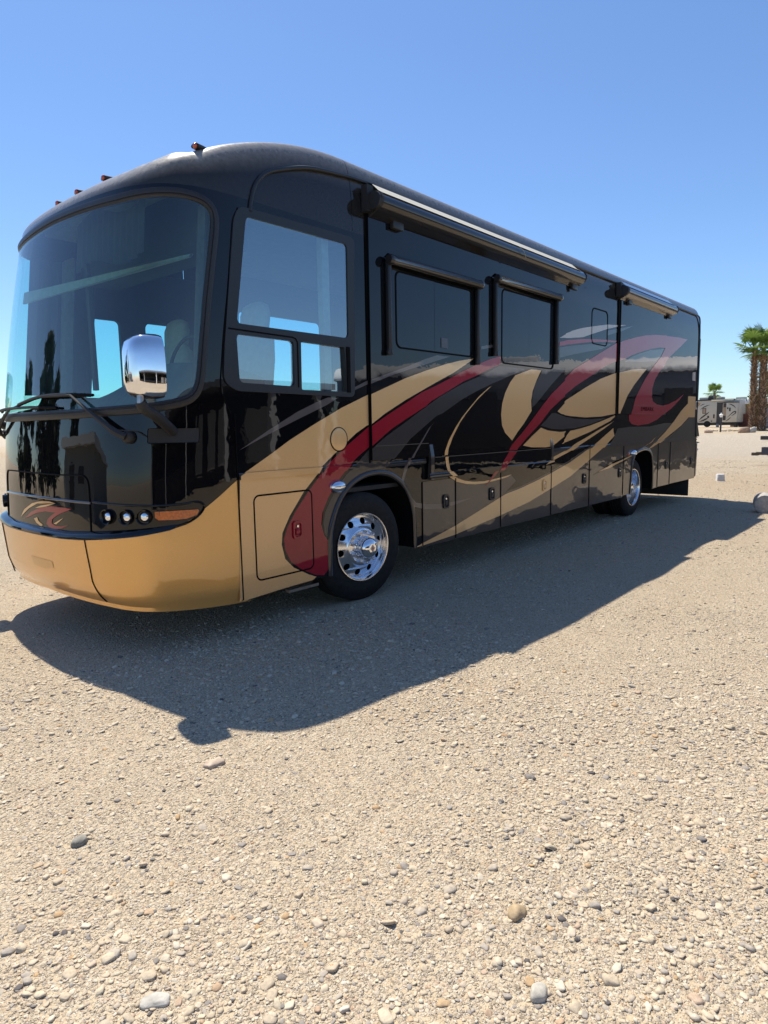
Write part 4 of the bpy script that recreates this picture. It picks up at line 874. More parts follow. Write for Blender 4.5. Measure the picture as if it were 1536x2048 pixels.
# --- wheels -----------------------------------------------------------------
def tyre(cx, cy, cz, R, w, sg=-1, twist=0.0):
    """cy = outer face; axis along -Y, turned by twist"""
    ax = Vector((math.sin(twist), -math.cos(twist), 0))
    h = w/2; pr = [(.30, -.045), (.305, -.012), (.335, .002), (R-.115, .006), (R-.075, .002), (R-.045, -.006), (R-.018, -.018), (R-.006, -.03)]
    gr = []
    y = -.036
    for k in range(5):
        gr += [(R, y), (R, y-.030), (R-.014, y-.032), (R-.014, y-.040)] if k < 4 else [(R, y), (R, y-.030)]
        y -= .042
    pr += gr + [(R-.006, -w+.03), (R-.04, -w+.006), (R-.1, -w), (.33, -w+.01), (.30, -w+.04)]
    return pr, ax
def wheel(cx, cy, cz, R, w, kind, twist=0.0):
    pr, ax = tyre(cx, cy, cz, R, w, twist=twist)
    c = Vector((cx, cy, cz))
    t = obj('wheel', MB().lathe(pr, c, ax, 72), 'rubber', RV, smooth=30)
    up_ = Vector((0, 0, 1)); sd = up_.cross(ax)
    if kind == 'front':
        rp = [(.30, -.20), (.298, -.02), (.316, -.010), (.322, .004), (.318, .012), (.308, .010), (.302, -.006), (.296, -.045), (.288, -.058)]
        zz = lambda r: float(np.interp(r, [.165, .178, .195, .288], [-.008, -.012, -.026, -.058]))
        rim = MB().lathe(rp, c, ax, 72)
        outer = [(.288*math.cos(k*2*PI/72), .288*math.sin(k*2*PI/72)) for k in range(72)]
        inner = [(.19*math.cos(k*2*PI/72), .19*math.sin(k*2*PI/72)) for k in range(72)]
        holes = [[(.24*math.cos(a)+.032*math.cos(b), .24*math.sin(a)+.032*math.sin(b)) for b in np.linspace(0, 2*PI, 15)[:-1]] for a in np.linspace(0, 2*PI, 11)[:-1]+.16]
        rim.poly(outer, [inner]+holes, lambda a, b: c+sd*a+up_*b+ax*zz(math.hypot(a, b)))
        for h in holes: rim.rim(h, lambda a, b: c+sd*a+up_*b+ax*zz(math.hypot(a, b)), lambda a, b: c+sd*a*.99+up_*b*.99+ax*(zz(math.hypot(a, b))-.03))
        rim.lathe([(.19, zz(.19)), (.182, -.014), (.174, -.004), (.166, .0), (.08, .0)], c, ax, 72)
        obj('rim', rim, 'alu', t, smooth=32)
        obj('brake_drum', MB().lathe([(0, -.12), (.29, -.12)], c, ax, 32), 'dark', t)
        hub = obj('hub_cap', MB().lathe([(.105, 0), (.108, .02), (.100, .05), (.098, .055), (.099, .06), (.096, .085), (.086, .108), (.066, .124), (.045, .131), (.043, .134), (0, .135)], c, ax, 40), 'chrome', t, smooth=35)
        cc = c+ax*.1355
        dm = MB(); dm.add([cc+up_*.036, cc+sd*.030, cc-up_*.036, cc-sd*.030], [(0,1,2,3)]); obj('hub_badge', dm, 'cream', t)
        dm = MB(); cc2 = c+ax*.1362; dm.add([cc2+up_*.024, cc2+sd*.012, cc2-up_*.024, cc2-sd*.012], [(0,1,2,3)]); obj('hub_badge', dm, 'redlens', t)
        nut = None
        for k in range(10):
            a = k*2*PI/10+.3; p = c+sd*.1425*math.cos(a)+up_*.1425*math.sin(a)
            if nut is None:
                nut = obj('lug_nut', MB().lathe([(.021, 0), (.021, .006), (.0165, .008), (.0165, .03), (.014, .034), (.0145, .04), (.013, .056), (.007, .066), (0, .068)], (0, 0, 0), ax, 12), 'chrome', t, smooth=40)
                nut.location = p
            else:
                o = nut.copy(); COL.objects.link(o); o.location = p
    else:
        rp = [(.30, -.20), (.298, -.02), (.316, -.010), (.322, .004), (.318, .012), (.308, .010), (.300, -.008), (.292, -.05), (.285, -.13), (.275, -.165), (.19, -.175), (.17, -.168), (.12, -.165)]
        obj('rim', MB().lathe(rp, c, ax, 64), 'alu', t, smooth=35)
        obj('hub_cap', MB().lathe([(.125, -.168), (.12, -.12), (.108, -.06), (.10, -.03), (.08, -.012), (.05, -.004), (0, -.002)], c, ax, 32), 'chrome', t, smooth=45)
        for k in range(10):
            a = k*2*PI/10+.3; p = c+sd*.145*math.cos(a)+up_*.145*math.sin(a)+ax*-.168
            obj('lug_nut', MB().lathe([(.018, 0), (.016, .03), (.012, .05), (0, .055)], p, ax, 8), 'chrome', t, smooth=40)
    return t
wheel(4.362, YS+.025, .505, .508, .27, 'front', -.09)
wheel(11.325, YS+.075, .497, .500, .25, 'rear')
def plain_wheel(cx, cy, R=.50, w=.25):
    pr, ax = tyre(cx, cy, R, R, w); obj('wheel', MB().lathe(pr + [(0, -w+.05)], Vector((cx, cy, R-.003)), ax, 48), 'rubber', RV, smooth=30)
plain_wheel(11.325, YS+.40); plain_wheel(4.362, 2*YC-YS-.045-.27); plain_wheel(11.325, 2*YC-YS-.6); plain_wheel(11.325, 2*YC-YS-.30)
obj('axle', MB().tube([(4.36, YS+.3, .50), (4.36, 6.3, .50)], .07, 10).tube([(11.325, YS+.3, .50), (11.325, 6.3, .50)], .10, 12), 'dark', RV)
obj('mud_flap', MB().box(14.38, 14.40, 4.06, 6.55, .075, .50), 'matte', RV, bevel=.008)
obj('step_bar', MB().box(3.52, 3.86, 4.13, 4.18, .225, .25), 'alu_dull', RV)
# --- cab interior -----------------------------------------------------------
rows = []
for l in np.linspace(-1.48, 1.48, 40):
    pod = .24*math.exp(-((l+.85)/.75)**2) + .12
    e = S(l, 1.66, -.09)
    a = S(l, 1.70, -.10); inn = Vector((1, 0, 0))
    rows.append([S(l, 1.40, -.07), S(l, 1.69, -.08), a+inn*.25+Vector((0, 0, .03)), a+inn*.55+Vector((0, 0, .06+pod)), a+inn*.78+Vector((0, 0, .07+pod)), a+inn*.86+Vector((0, 0, -.15)), a+inn*.8+Vector((0, 0, -.6))])
for r in rows:
    for p in r: p.y = min(max(p.y, 4.12), 6.5)
obj('dashboard', MB().grid(rows), 'dash', RV, smooth=50)
def seat(x, y, name):
    b = MB(); secs = []
    for z, w_, d, xo in ((1.75, .27, .10, .0), (1.95, .28, .11, .03), (2.2, .27, .11, .07), (2.38, .24, .10, .10), (2.46, .15, .08, .11), (2.50, .17, .075, .115), (2.60, .18, .075, .125), (2.68, .15, .06, .135), (2.71, .08, .03, .14)):
        secs.append([Vector((x+xo+d*math.sin(a), y+math.copysign(abs(math.cos(a))**.6, math.cos(a))*w_, z)) for a in np.linspace(0, 2*PI, 25)[:-1]])
    b.grid(secs, True); b.box(x-.5, x+.02, y-.27, y+.27, 1.55, 1.74)
    return obj(name, b, 'beige', RV, smooth=50)
seat(3.62, 4.72, 'driver_seat'); seat(3.62, 5.98, 'passenger_seat')
obj('steering_wheel', MB().tube([Vector((3.02+.10*math.sin(a)*.6, 4.72+.21*math.cos(a), 2.16+.20*math.sin(a))) for a in np.linspace(0, 2*PI, 33)], .015, 8, False), 'interior', RV, smooth=60)
obj('belt_pillar', MB().box(3.98, 4.06, 4.10, 4.16, 1.9, 3.4), 'beige', RV)
obj('overhead_cabinet', MB().box(2.95, 3.35, 4.25, 6.35, 2.98, 3.42), 'interior', RV, bevel=.04)
obj('sun_visor', MB().add([(2.74, 4.14, 2.84), (2.44, 6.3, 2.84), (2.42, 6.3, 2.74), (2.72, 4.14, 2.815), (2.76, 4.14, 2.84), (2.46, 6.3, 2.84), (2.44, 6.3, 2.74), (2.74, 4.14, 2.815)], [(0,1,2,3), (4,5,6,7), (0,4,5,1), (3,2,6,7)]), 'visor', RV)
rws = []
for z in np.linspace(1.95, 3.2, 6): rws.append([Vector((2.44+.62*k/24+.12*(z-2), 6.47+.016*math.sin(k*1.7), z)) for k in range(25)])
obj('window_curtain', MB().grid(rws), simple('dark_curtain_cloth', (.06, .065, .075), .9), RV, smooth=60)
obj('blind_rail', MB().box(2.60, 2.63, 5.42, 5.47, 1.95, 3.22), 'interior', RV)
rws = []
for z in np.linspace(2.86, 3.24, 4): rws.append([Vector((2.50+.10*(z-2.86)+.012*math.sin(k*1.9)*(3.3-z)*3, 4.35+1.05*k/40, z-.05*math.sin(k*.16))) for k in range(41)])
obj('windscreen_shade', MB().grid(rws), simple('shade_cloth', (.045, .043, .042), .9), RV, smooth=60)
for yc, w_, nm in ((6.32, .12, 'curtain'), (4.16, .04, 'curtain')):
    rws = []
    for z in np.linspace(1.95, 3.2, 6): rws.append([Vector((2.75+.02*math.sin(k*2.2)+.1*(z-2), yc-w_+2*w_*k/16, z)) for k in range(17)])
    obj(nm, MB().grid(rws), 'curtain', RV, smooth=60)
# ------------------------------------------------------------------ ground sheet and gravel
def ground_material():
    m, nt, b = newmat('gravel_ground')
    geo = N(nt, 'ShaderNodeNewGeometry'); P = geo.outputs['Position']
    big = noise(nt, .35, 5, .6, P); mid = noise(nt, 3.2, 5, .65, P); fine = noise(nt, 60, 4, .7, P)
    base = ramp(nt, mid.outputs['Fac'], [(.28, (.43, .295, .16)), (.5, (.53, .405, .255)), (.72, (.59, .48, .325))])
    tone = ramp(nt, big.outputs['Fac'], [(.35, (.55, .43, .28)), (.55, (.59, .485, .345)), (.64, (.50, .325, .16))])
    mx = N(nt, 'ShaderNodeMix', data_type='RGBA'); mx.inputs['Factor'].default_value = .45
    nt.links.new(base.outputs[0], mx.inputs['A']); nt.links.new(tone.outputs[0], mx.inputs['B'])
    # worn zones: a greyer driven lane farther off and an ochre sandy strip behind the coach
    sx = N(nt, 'ShaderNodeSeparateXYZ'); nt.links.new(P, sx.inputs[0])
    wob = N(nt, 'ShaderNodeMath', operation='MULTIPLY_ADD'); nt.links.new(big.outputs['Fac'], wob.inputs[0]); wob.inputs[1].default_value = 9.0; nt.links.new(sx.outputs['X'], wob.inputs[2])
    def zone(a0, a1, b0, b1):
        u_ = N(nt, 'ShaderNodeMapRange'); u_.interpolation_type = 'SMOOTHSTEP'; u_.inputs['From Min'].default_value = a0; u_.inputs['From Max'].default_value = a1; nt.links.new(wob.outputs[0], u_.inputs['Value'])
        d_ = N(nt, 'ShaderNodeMapRange'); d_.interpolation_type = 'SMOOTHSTEP'; d_.inputs['From Min'].default_value = b0; d_.inputs['From Max'].default_value = b1; d_.inputs['To Min'].default_value = 1; d_.inputs['To Max'].default_value = 0; nt.links.new(wob.outputs[0], d_.inputs['Value'])
        m_ = N(nt, 'ShaderNodeMath', operation='MULTIPLY'); nt.links.new(u_.outputs[0], m_.inputs[0]); nt.links.new(d_.outputs[0], m_.inputs[1]); return m_.outputs[0]
    # grit: small stones drawn as cells of their own colour
    cols = []
    z1m = N(nt, 'ShaderNodeMix', data_type='RGBA'); nt.links.new(zone(19, 22, 24, 28), z1m.inputs['Factor']); nt.links.new(mx.outputs['Result'], z1m.inputs['A']); z1m.inputs['B'].default_value = (.50, .335, .165, 1)
    z2m = N(nt, 'ShaderNodeMix', data_type='RGBA'); nt.links.new(zone(30, 38, 56, 60), z2m.inputs['Factor']); nt.links.new(z1m.outputs['Result'], z2m.inputs['A']); z2m.inputs['B'].default_value = (.52, .475, .41, 1)
    last = z2m.outputs['Result']; hgt = None
    for sc_, amt, thr in ((85, .8, .35), (170, .65, .40)):
        vo = N(nt, 'ShaderNodeTexVoronoi'); vo.feature = 'F1'; vo.inputs['Scale'].default_value = sc_; nt.links.new(P, vo.inputs['Vector'])
        sep = N(nt, 'ShaderNodeSeparateColor'); nt.links.new(vo.outputs['Color'], sep.inputs[0])
        cr = ramp(nt, sep.outputs[0], [(0.0, (.20, .17, .14)), (.15, (.40, .32, .235)), (.45, (.55, .445, .31)), (.75, (.63, .53, .385)), (.93, (.70, .63, .51)), (1.0, (.46, .29, .19))])
        msk = N(nt, 'ShaderNodeMath', operation='GREATER_THAN'); nt.links.new(sep.outputs[1], msk.inputs[0]); msk.inputs[1].default_value = thr
        am = N(nt, 'ShaderNodeMath', operation='MULTIPLY'); nt.links.new(msk.outputs[0], am.inputs[0]); am.inputs[1].default_value = amt
        m2 = N(nt, 'ShaderNodeMix', data_type='RGBA'); nt.links.new(am.outputs[0], m2.inputs['Factor']); nt.links.new(last, m2.inputs['A']); nt.links.new(cr.outputs[0], m2.inputs['B']); last = m2.outputs['Result']
        hh = N(nt, 'ShaderNodeMath', operation='MULTIPLY_ADD'); nt.links.new(vo.outputs['Distance'], hh.inputs[0]); hh.inputs[1].default_value = -1.0; hh.inputs[2].default_value = 1.0
        hm = N(nt, 'ShaderNodeMath', operation='MULTIPLY'); nt.links.new(hh.outputs[0], hm.inputs[0]); nt.links.new(msk.outputs[0], hm.inputs[1])
        bm_ = N(nt, 'ShaderNodeBump'); bm_.inputs['Strength'].default_value = 1.0; bm_.inputs['Distance'].default_value = .85/sc_
        nt.links.new(hm.outputs[0], bm_.inputs['Height'])
        if hgt is not None: nt.links.new(hgt.outputs[0], bm_.inputs['Normal'])
        hgt = bm_
    b3 = N(nt, 'ShaderNodeBump'); b3.inputs['Strength'].default_value = .6; b3.inputs['Distance'].default_value = .01; nt.links.new(fine.outputs['Fac'], b3.inputs['Height']); nt.links.new(hgt.outputs[0], b3.inputs['Normal'])
    b4 = N(nt, 'ShaderNodeBump'); b4.inputs['Strength'].default_value = .5; b4.inputs['Distance'].default_value = .03; nt.links.new(mid.outputs['Fac'], b4.inputs['Height']); nt.links.new(b3.outputs[0], b4.inputs['Normal'])
    nt.links.new(b4.outputs[0], b.inputs['Normal']); nt.links.new(last, b.inputs['Base Color'])
    b.inputs['Roughness'].default_value = .95; b.inputs['Specular IOR Level'].default_value = .1
    return m
MT['ground'] = ground_material()
xs = np.r_[-400, -150, -60, -25, -12, np.arange(-6, 24, .12), np.arange(24, 60, 1.0), 64, 70, 80, 90, 110, 140, 200, 300, 500, 900, 1500]
ys = np.r_[-900, -400, -150, -60, -25, -12, np.arange(-5, 14, .12), np.arange(14, 30, 1.0), 34, 40, 50, 70, 100, 150, 300, 600, 1200]
XX, YY = np.meshgrid(xs, ys); ZZ = gheight(XX, YY)
nx, ny = len(xs), len(ys)
vs = np.stack([XX.ravel(), YY.ravel(), ZZ.ravel()], 1)
ii = (np.arange(ny-1)[:, None]*nx+np.arange(nx-1)[None, :]).ravel()
fs = np.stack([ii, ii+1, ii+1+nx, ii+nx], 1)
def np_mesh(name, vs, fs):
    me = bpy.data.meshes.new(name); k = fs.shape[1]
    me.vertices.add(len(vs)); me.vertices.foreach_set('co', vs.astype(np.float32).ravel())
    me.loops.add(fs.size); me.loops.foreach_set('vertex_index', fs.astype(np.int32).ravel())
    me.polygons.add(len(fs)); me.polygons.foreach_set('loop_start', np.arange(0, fs.size, k, dtype=np.int32)); me.polygons.foreach_set('loop_total', np.full(len(fs), k, np.int32))
    me.polygons.foreach_set('use_smooth', np.ones(len(fs), bool))
    me.update(calc_edges=True); me.validate(); return me
go = obj('ground', np_mesh('ground', vs, fs), 'ground'); go['kind'] = 'structure'
# pebbles: one mesh, each a dented flattened ball half sunk in the dirt
def pebble_material():
    m, nt, b = newmat('river_pebble')
    geo = N(nt, 'ShaderNodeNewGeometry')
    r = ramp(nt, geo.outputs['Random Per Island'], [(0, (.09, .08, .08)), (.02, (.24, .215, .19)), (.06, (.38, .335, .285)), (.18, (.47, .41, .33)), (.36, (.54, .44, .315)), (.55, (.58, .48, .345)), (.75, (.62, .525, .385)), (.9, (.65, .575, .45)), (.95, (.52, .38, .27)), (.98, (.50, .33, .17)), (1.0, (.64, .58, .49))])
    n = noise(nt, 90, 4, .6, geo.outputs['Position']); rr_ = ramp(nt, n.outputs['Fac'], [(.3, (.78, .78, .78)), (.7, (1.12, 1.1, 1.06))])
    mu = N(nt, 'ShaderNodeMix', data_type='RGBA', blend_type='MULTIPLY'); mu.inputs['Factor'].default_value = 1.0
    nt.links.new(r.outputs[0], mu.inputs['A']); nt.links.new(rr_.outputs[0], mu.inputs['B']); nt.links.new(mu.outputs['Result'], b.inputs['Base Color'])
    b.inputs['Roughness'].default_value = .8; b.inputs['Specular IOR Level'].default_value = .25
    bump(nt, n.outputs['Fac'], b, .35, .004); return m
MT['pebble'] = pebble_material()
def ico(sub):
    bm = bmesh.new(); bmesh.ops.create_icosphere(bm, subdivisions=sub, radius=1); v = np.array([q.co[:] for q in bm.verts]); f = np.array([[q.index for q in p.verts] for p in bm.faces]); bm.free(); return v, f
IC1, IC2 = ico(1), ico(2)
def scatter(n, xr, yr, smin, smax, shape, powr=2.4, keep=None):
    x = rng.uniform(*xr, n); y = rng.uniform(*yr, n)
    # keep what the lens and a step to the side could see
    d = np.stack([x, y, np.full(n, -1.6)], 1); z = d @ np.array(fw); u = (d @ np.array(rr))/np.maximum(z, .1)*1300; v = -(d @ np.array(uu))/np.maximum(z, .1)*1300
    ok = (z > .4) & (np.abs(u) < 1000) & (v < 1350)
    ok &= ~((np.abs(x-4.36) < .5) & (y > 4.0) & (y < 4.45))
    if keep is not None: ok &= keep(x, y)
    x, y = x[ok], y[ok]; n = len(x)
    s = smin*(1-rng.random(n)*(1-(smin/smax)**powr))**(-1/powr)
    bv, bf = shape; nv = len(bv)
    sx = s*rng.uniform(.75, 1.35, n); sy = s*rng.uniform(.65, 1.05, n); sz = s*rng.uniform(.26, .60, n)
    a = rng.uniform(0, 2*PI, n); tx = rng.normal(0, .18, n); ty = rng.normal(0, .18, n)
    jit = 1+rng.normal(0, .15, (n, nv))
    q = rng.integers(0, 3, n)
    L = bv[None]*jit[..., None]
    # some are angular chips: squash towards a box
    ang = rng.random(n) < .6
    Lb = np.sign(L)*np.abs(L)**.55; L = np.where(ang[:, None, None], Lb*.9, L)
    Lx, Ly, Lz = L[..., 0]*sx[:, None], L[..., 1]*sy[:, None], L[..., 2]*sz[:, None]
    Lz = Lz+Lx*tx[:, None]+Ly*ty[:, None]
    ca, sa = np.cos(a)[:, None], np.sin(a)[:, None]
    V = np.stack([x[:, None]+Lx*ca-Ly*sa, y[:, None]+Lx*sa+Ly*ca, (gheight(x, y)+sz*rng.uniform(-.35, .45, n))[:, None]+Lz], -1).reshape(-1, 3)
    Fc = (bf[None]+(np.arange(n)*nv)[:, None, None]).reshape(-1, 3)
    return V, Fc
def patchy(x, y):
    f = .5+.5*np.sin(1.3*x+.7*y+.5)*np.sin(.9*y-1.1*x+1.2)+.25*np.sin(3.1*x+1.7)*np.sin(2.7*y)
    return rng.random(len(x)) < np.clip(.22+.95*f, .15, 1)
parts = [scatter(21000, (.2, 4.4), (-.4, 4.4), .0065, .024, IC2, 2.9, patchy),
         scatter(90000, (.2, 6.0), (-.8, 5.6), .0032, .0095, IC1, 1.8, patchy),
         scatter(52000, (1.5, 13), (-1, 8.5), .006, .019, IC1, 2.6, patchy),
         scatter(20000, (8, 28), (0, 12), .009, .030, IC1, 3.0, patchy)]
print('pebble tris', sum(len(p[1]) for p in parts))
off = 0; AV, AF = [], []
for V, Fc in parts: AV.append(V); AF.append(Fc+off); off += len(V)
po = obj('gravel', np_mesh('gravel', np.concatenate(AV), np.concatenate(AF)), 'pebble'); po['kind'] = 'stuff'
# single stones that stand out
def boulder(name, label, cat, loc, size, col, seed=0, group=None, sub=3, flat=.6, ang=.75, rot=0):
    r_ = np.random.default_rng(seed); v, f = ico(sub); 
    k = r_.normal(0, 1, (5, 3)); 
    d = 1+.10*np.sin(v@k[0]*2.2+1)+.08*np.sin(v@k[1]*3.1)+.05*np.sin(v@k[2]*5.3)
    v = np.sign(v)*np.abs(v)**ang*d[:, None]*np.array(size); ca, sa = math.cos(rot), math.sin(rot)
    v = np.stack([v[:, 0]*ca-v[:, 1]*sa, v[:, 0]*sa+v[:, 1]*ca, v[:, 2]], 1)
    o = obj(name, np_mesh(name, v, f), simple(name+'_stone', col, .85, var=.3, scale=25 if size[0] < .1 else 6, bmp=.4)); o.location = loc
    if loc[0] < 3: o.location.z = float(gheight(loc[0], loc[1]))+size[2]*.30
    return tag(o, label, cat, group)
boulder('stone', 'smooth tan stone alone on the gravel near the lower right', 'stone', (1.752, .972, .012), (.035, .028, .02), (.45, .33, .19), 1, ang=1)
boulder('stone', 'dark grey angular stone on the gravel at the left edge', 'stone', (.995, 2.49, .018), (.028, .024, .02), (.27, .25, .205), 2)
boulder('stone', 'pinkish flat stone just below the round mirror shadow', 'stone', (1.69, 2.58, .012), (.05, .032, .018), (.50, .39, .29), 3)
boulder('stone', 'pale grey long stone half sunk in dirt at the lower left', 'stone', (.80, 1.575, .012), (.022, .038, .012), (.44, .41, .35), 4, rot=.9)
boulder('stone', 'pale angular stone on the gravel at the bottom right', 'stone', (1.52, .77, .012), (.03, .025, .018), (.50, .46, .38), 5, rot=.4)
# ------------------------------------------------------------------ yard objects
MT['concrete'] = simple('concrete', (.42, .39, .35), .9, scale=22, var=.25, bmp=.3)
MT['whiteconc'] = simple('white_painted_concrete', (.62, .60, .56), .85, scale=14, var=.15, bmp=.2)
MT['navy'] = simple('dark_blue_paint', (.02, .028, .06), .4, coat=.5)
MT['rust'] = simple('rusty_steel', (.10, .07, .05), .7, var=.4)
MT['rvskin'] = simple('rv_fibreglass', (.50, .46, .38), .45, var=.04, scale=3)
MT['rvdark'] = simple('rv_dark_trim', (.035, .03, .028), .5)
MT['tanpanel'] = simple('tan_panel', (.33, .24, .16), .6)
MT['white'] = simple('white_metal', (.80, .79, .76), .5, var=.05)
MT['greywall'] = simple('grey_blue_wall', (.16, .17, .20), .8, var=.08)
MT['woodred'] = simple('red_brown_board', (.16, .055, .035), .8, scale=8, var=.35)
MT['brownwall'] = simple('brown_wall', (.20, .12, .08), .85)
MT['siding'] = simple('grey_siding', (.33, .34, .31), .8, var=.08)
b = MB(); q0 = rrect(-.14, .14, -.10, .10, .03, 3); 
b.grid([[Vector((x*k, y*k, z)) for x, y in q0+[q0[0]]] for z, k in ((-.02, 1.0), (.15, .90), (.18, .82))]); b.poly([(x*.82, y*.82) for x, y in q0], [], lambda x, y: Vector((x, y, .18)))
o = obj('parking_block', b, 'whiteconc', smooth=40); o.location = (19.13, 4.6, float(gheight(19.13, 4.6))); o.rotation_euler = (0, 0, .4)
tag(o, 'small white concrete block standing on gravel behind the motorhome', 'concrete block')
# concrete post lying on the ground
ax = Vector((.97, .235, 0)).normalized()
o = obj('concrete_post', MB().lathe([(0, 0), (.12, .0), (.158, .008), (.168, .03), (.17, .2), (.165, .50), (.15, .53), (0, .53)], (12.72, 2.33, .165), ax, 36), 'concrete', smooth=35)
tag(o, 'round concrete post lying on its side at the edge of the shadow', 'concrete post')
# travel trailer just out of frame on the right, with its tongue reaching in
TT = thing('travel_trailer', 'parked trailer at the right edge of the photo with dark blue hitch tongue', 'trailer', (21.7, -3.7, 0))
axl = Vector((7.5, 12.6, 0)).normalized(); axn = Vector((axl.y, -axl.x, 0))   # along, and depth away from the viewer
cc = Vector((21.75, -3.7, 0))+axn*1.3
def tbox(mb, a0, a1, d0, d1, z0, z1):
    c = Vector((21.75, -3.7, 0))+axl*(a0+a1)/2+axn*(d0+d1)/2; c.z = (z0+z1)/2
    return mb.obox(c, axl, axn, (0, 0, 1), (a1-a0)/2, (d1-d0)/2, (z1-z0)/2)
obj('trailer_wall', tbox(MB(), -7.2, 7.0, 0, 2.5, 2.55, 3.45), 'greywall', TT, bevel=.06)
obj('trailer_lower_wall', tbox(MB(), -7.19, 6.99, .01, 2.49, .75, 2.55), 'rvdark', TT, bevel=.06)
rp_ = [(-.06, 3.40), (-.08, 3.46), (-.02, 3.58), (.10, 3.72), (.30, 3.84), (.7, 3.93), (1.25, 3.96), (1.8, 3.93), (2.2, 3.84), (2.4, 3.72), (2.52, 3.58), (2.56, 3.40)]
rw_ = []
for a in (-7.3, 7.1): rw_.append([Vector((21.75, -3.7, z)) + axl*a + axn*d for d, z in rp_])
mb = MB().grid(rw_); mb.add(rw_[0], [tuple(range(len(rp_)))]); mb.add(rw_[1], [tuple(range(len(rp_)))])
obj('trailer_roof', mb, 'white', TT, smooth=50)
for a in (-5.5, -2.2, 1.6, 4.6): obj('trailer_window', tbox(MB(), a, a+1.0, -.03, .0, 1.9, 2.8), 'rvdark', TT)
obj('trailer_unit', tbox(MB(), -1.2, .4, .8, 1.9, 3.80, 4.15), 'white', TT, bevel=.08)
obj('trailer_skirt', tbox(MB(), -7.0, 6.8, .1, 2.4, .25, .75), 'rvdark', TT)
tp = Vector((24.36, 4.9, .24))
obj('tongue_beam', MB().tube([Vector((26.6, 2.5, .62)), Vector((26.0, 4.15, .50)), Vector((25.95, 4.75, .48))], .10, 6).tube([Vector((25.2, 2.9, .62)), Vector((25.7, 4.2, .50)), Vector((25.95, 4.75, .48))], .09, 6).obox((25.98, 4.55, .56), (.1, 1, 0), (1, -.1, 0), (0, 0, 1), .38, .16, .13), 'navy', TT)
obj('coupler', MB().box(25.88, 26.02, 4.70, 5.12, .42, .52).box(25.85, 26.05, 5.05, 5.25, .40, .50), 'rust', TT)
obj('jack_stand', MB().tube([(26.0, 4.35, .05), (26.0, 4.35, .5)], .05, 8).box(25.85, 26.15, 4.2, 4.5, .04, .08), 'alu_dull', TT)
# second hitch farther off
o = obj('steel_beam', MB().obox((43.3, 7.75, .62), (.25, 1, 0), (1, -.25, 0), (0, 0, 1), .62, .10, .11), 'rvdark'); tag(o, 'dark steel beam end poking in at the right edge above the hitch', 'steel beam')
# far travel trailer -------------------------------------------------------
FT = thing('parked_trailer', 'cream travel trailer with black swooshes parked behind the motorhome', 'trailer', (83, 22, 1))
X0 = 82.0
obj('trailer_body', MB().box(X0, X0+2.5, 18.1, 27.5, 1.5, 4.05), 'rvskin', FT, bevel=.08)
obj('trailer_roof', MB().box(X0-.08, X0+2.55, 18.6, 27.6, 4.05, 4.15), 'rvdark', FT)
obj('roof_awning', MB().tube([(X0-.12, 18.7, 4.0), (X0-.12, 21.0, 4.02)], .07, 8), 'rvskin', FT)
obj('dark_wall_panel', MB().box(X0-.03, X0, 19.66, 20.42, 1.2, 3.78), 'rvdark', FT)  # flat dark panel on the wall beside the slide room
sl_ = obj('slide_room', MB().box(X0-.7, X0, 18.17, 19.64, 1.55, 3.70), 'rvskin', FT, bevel=.03)
obj('slide_roof', MB().box(X0-.75, X0, 18.12, 19.70, 3.70, 3.78), 'rvdark', sl_)
obj('slide_panel', MB().box(X0-.706, X0-.70, 19.28, 19.60, 1.75, 3.65), 'tanpanel', sl_)
obj('slide_window', MB().box(X0-.72, X0-.70, 19.30, 19.58, 3.2, 3.65).box(X0-.72, X0-.70, 19.30, 19.58, 1.75, 2.25), 'rvdark', sl_)
obj('slide_window', MB().box(X0-.72, X0-.70, 18.82, 18.98, 2.75, 3.15).box(X0-.72, X0-.70, 19.06, 19.2, 3.0, 3.18), 'rvdark', sl_)
def ribbon(pts, w, x, par):
    rows = []
    for i, p in enumerate(pts):
        a = Vector(pts[min(i+1, len(pts)-1)])-Vector(pts[max(i-1, 0)]); t = Vector((0, a.x, a.y)).normalized(); n = Vector((0, -t.z, t.y))
        k = w*math.sin(PI*(i+.35)/(len(pts)-.3)); rows.append([Vector((x, p[0], p[1]))+n*k, Vector((x, p[0], p[1]))-n*k])
    obj('swoosh', MB().grid(rows), 'rvdark', par)
def cm2(p): return [(q.x, q.y) for q in catmull([(a, b, 0) for a, b in p], 5)]
ribbon(cm2([(19.1, 3.58), (18.8, 3.5), (18.5, 3.3), (18.28, 3.05)]), .05, X0-.71, sl_)
ribbon(cm2([(19.25, 1.95), (18.9, 2.3), (18.6, 2.6), (18.35, 2.72), (18.3, 2.55), (18.6, 2.3), (18.8, 2.2)]), .06, X0-.71, sl_)
ribbon(cm2([(19.3, 1.62), (19.0, 1.85), (18.75, 2.1)]), .05, X0-.71, sl_)
ribbon(cm2([(22.2, 3.0), (21.9, 3.25), (21.5, 3.45), (21.15, 3.55)]), .05, X0-.012, FT)
ribbon(cm2([(22.3, 3.4), (22.0, 3.58), (21.7, 3.68)]), .04, X0-.012, FT)
ribbon(cm2([(22.3, 1.8), (22.0, 2.1), (21.5, 2.5), (21.2, 2.75)]), .08, X0-.012, FT)
ribbon(cm2([(22.3, 1.65), (21.9, 1.75), (21.5, 1.95), (21.25, 2.1)]), .09, X0-.012, FT)
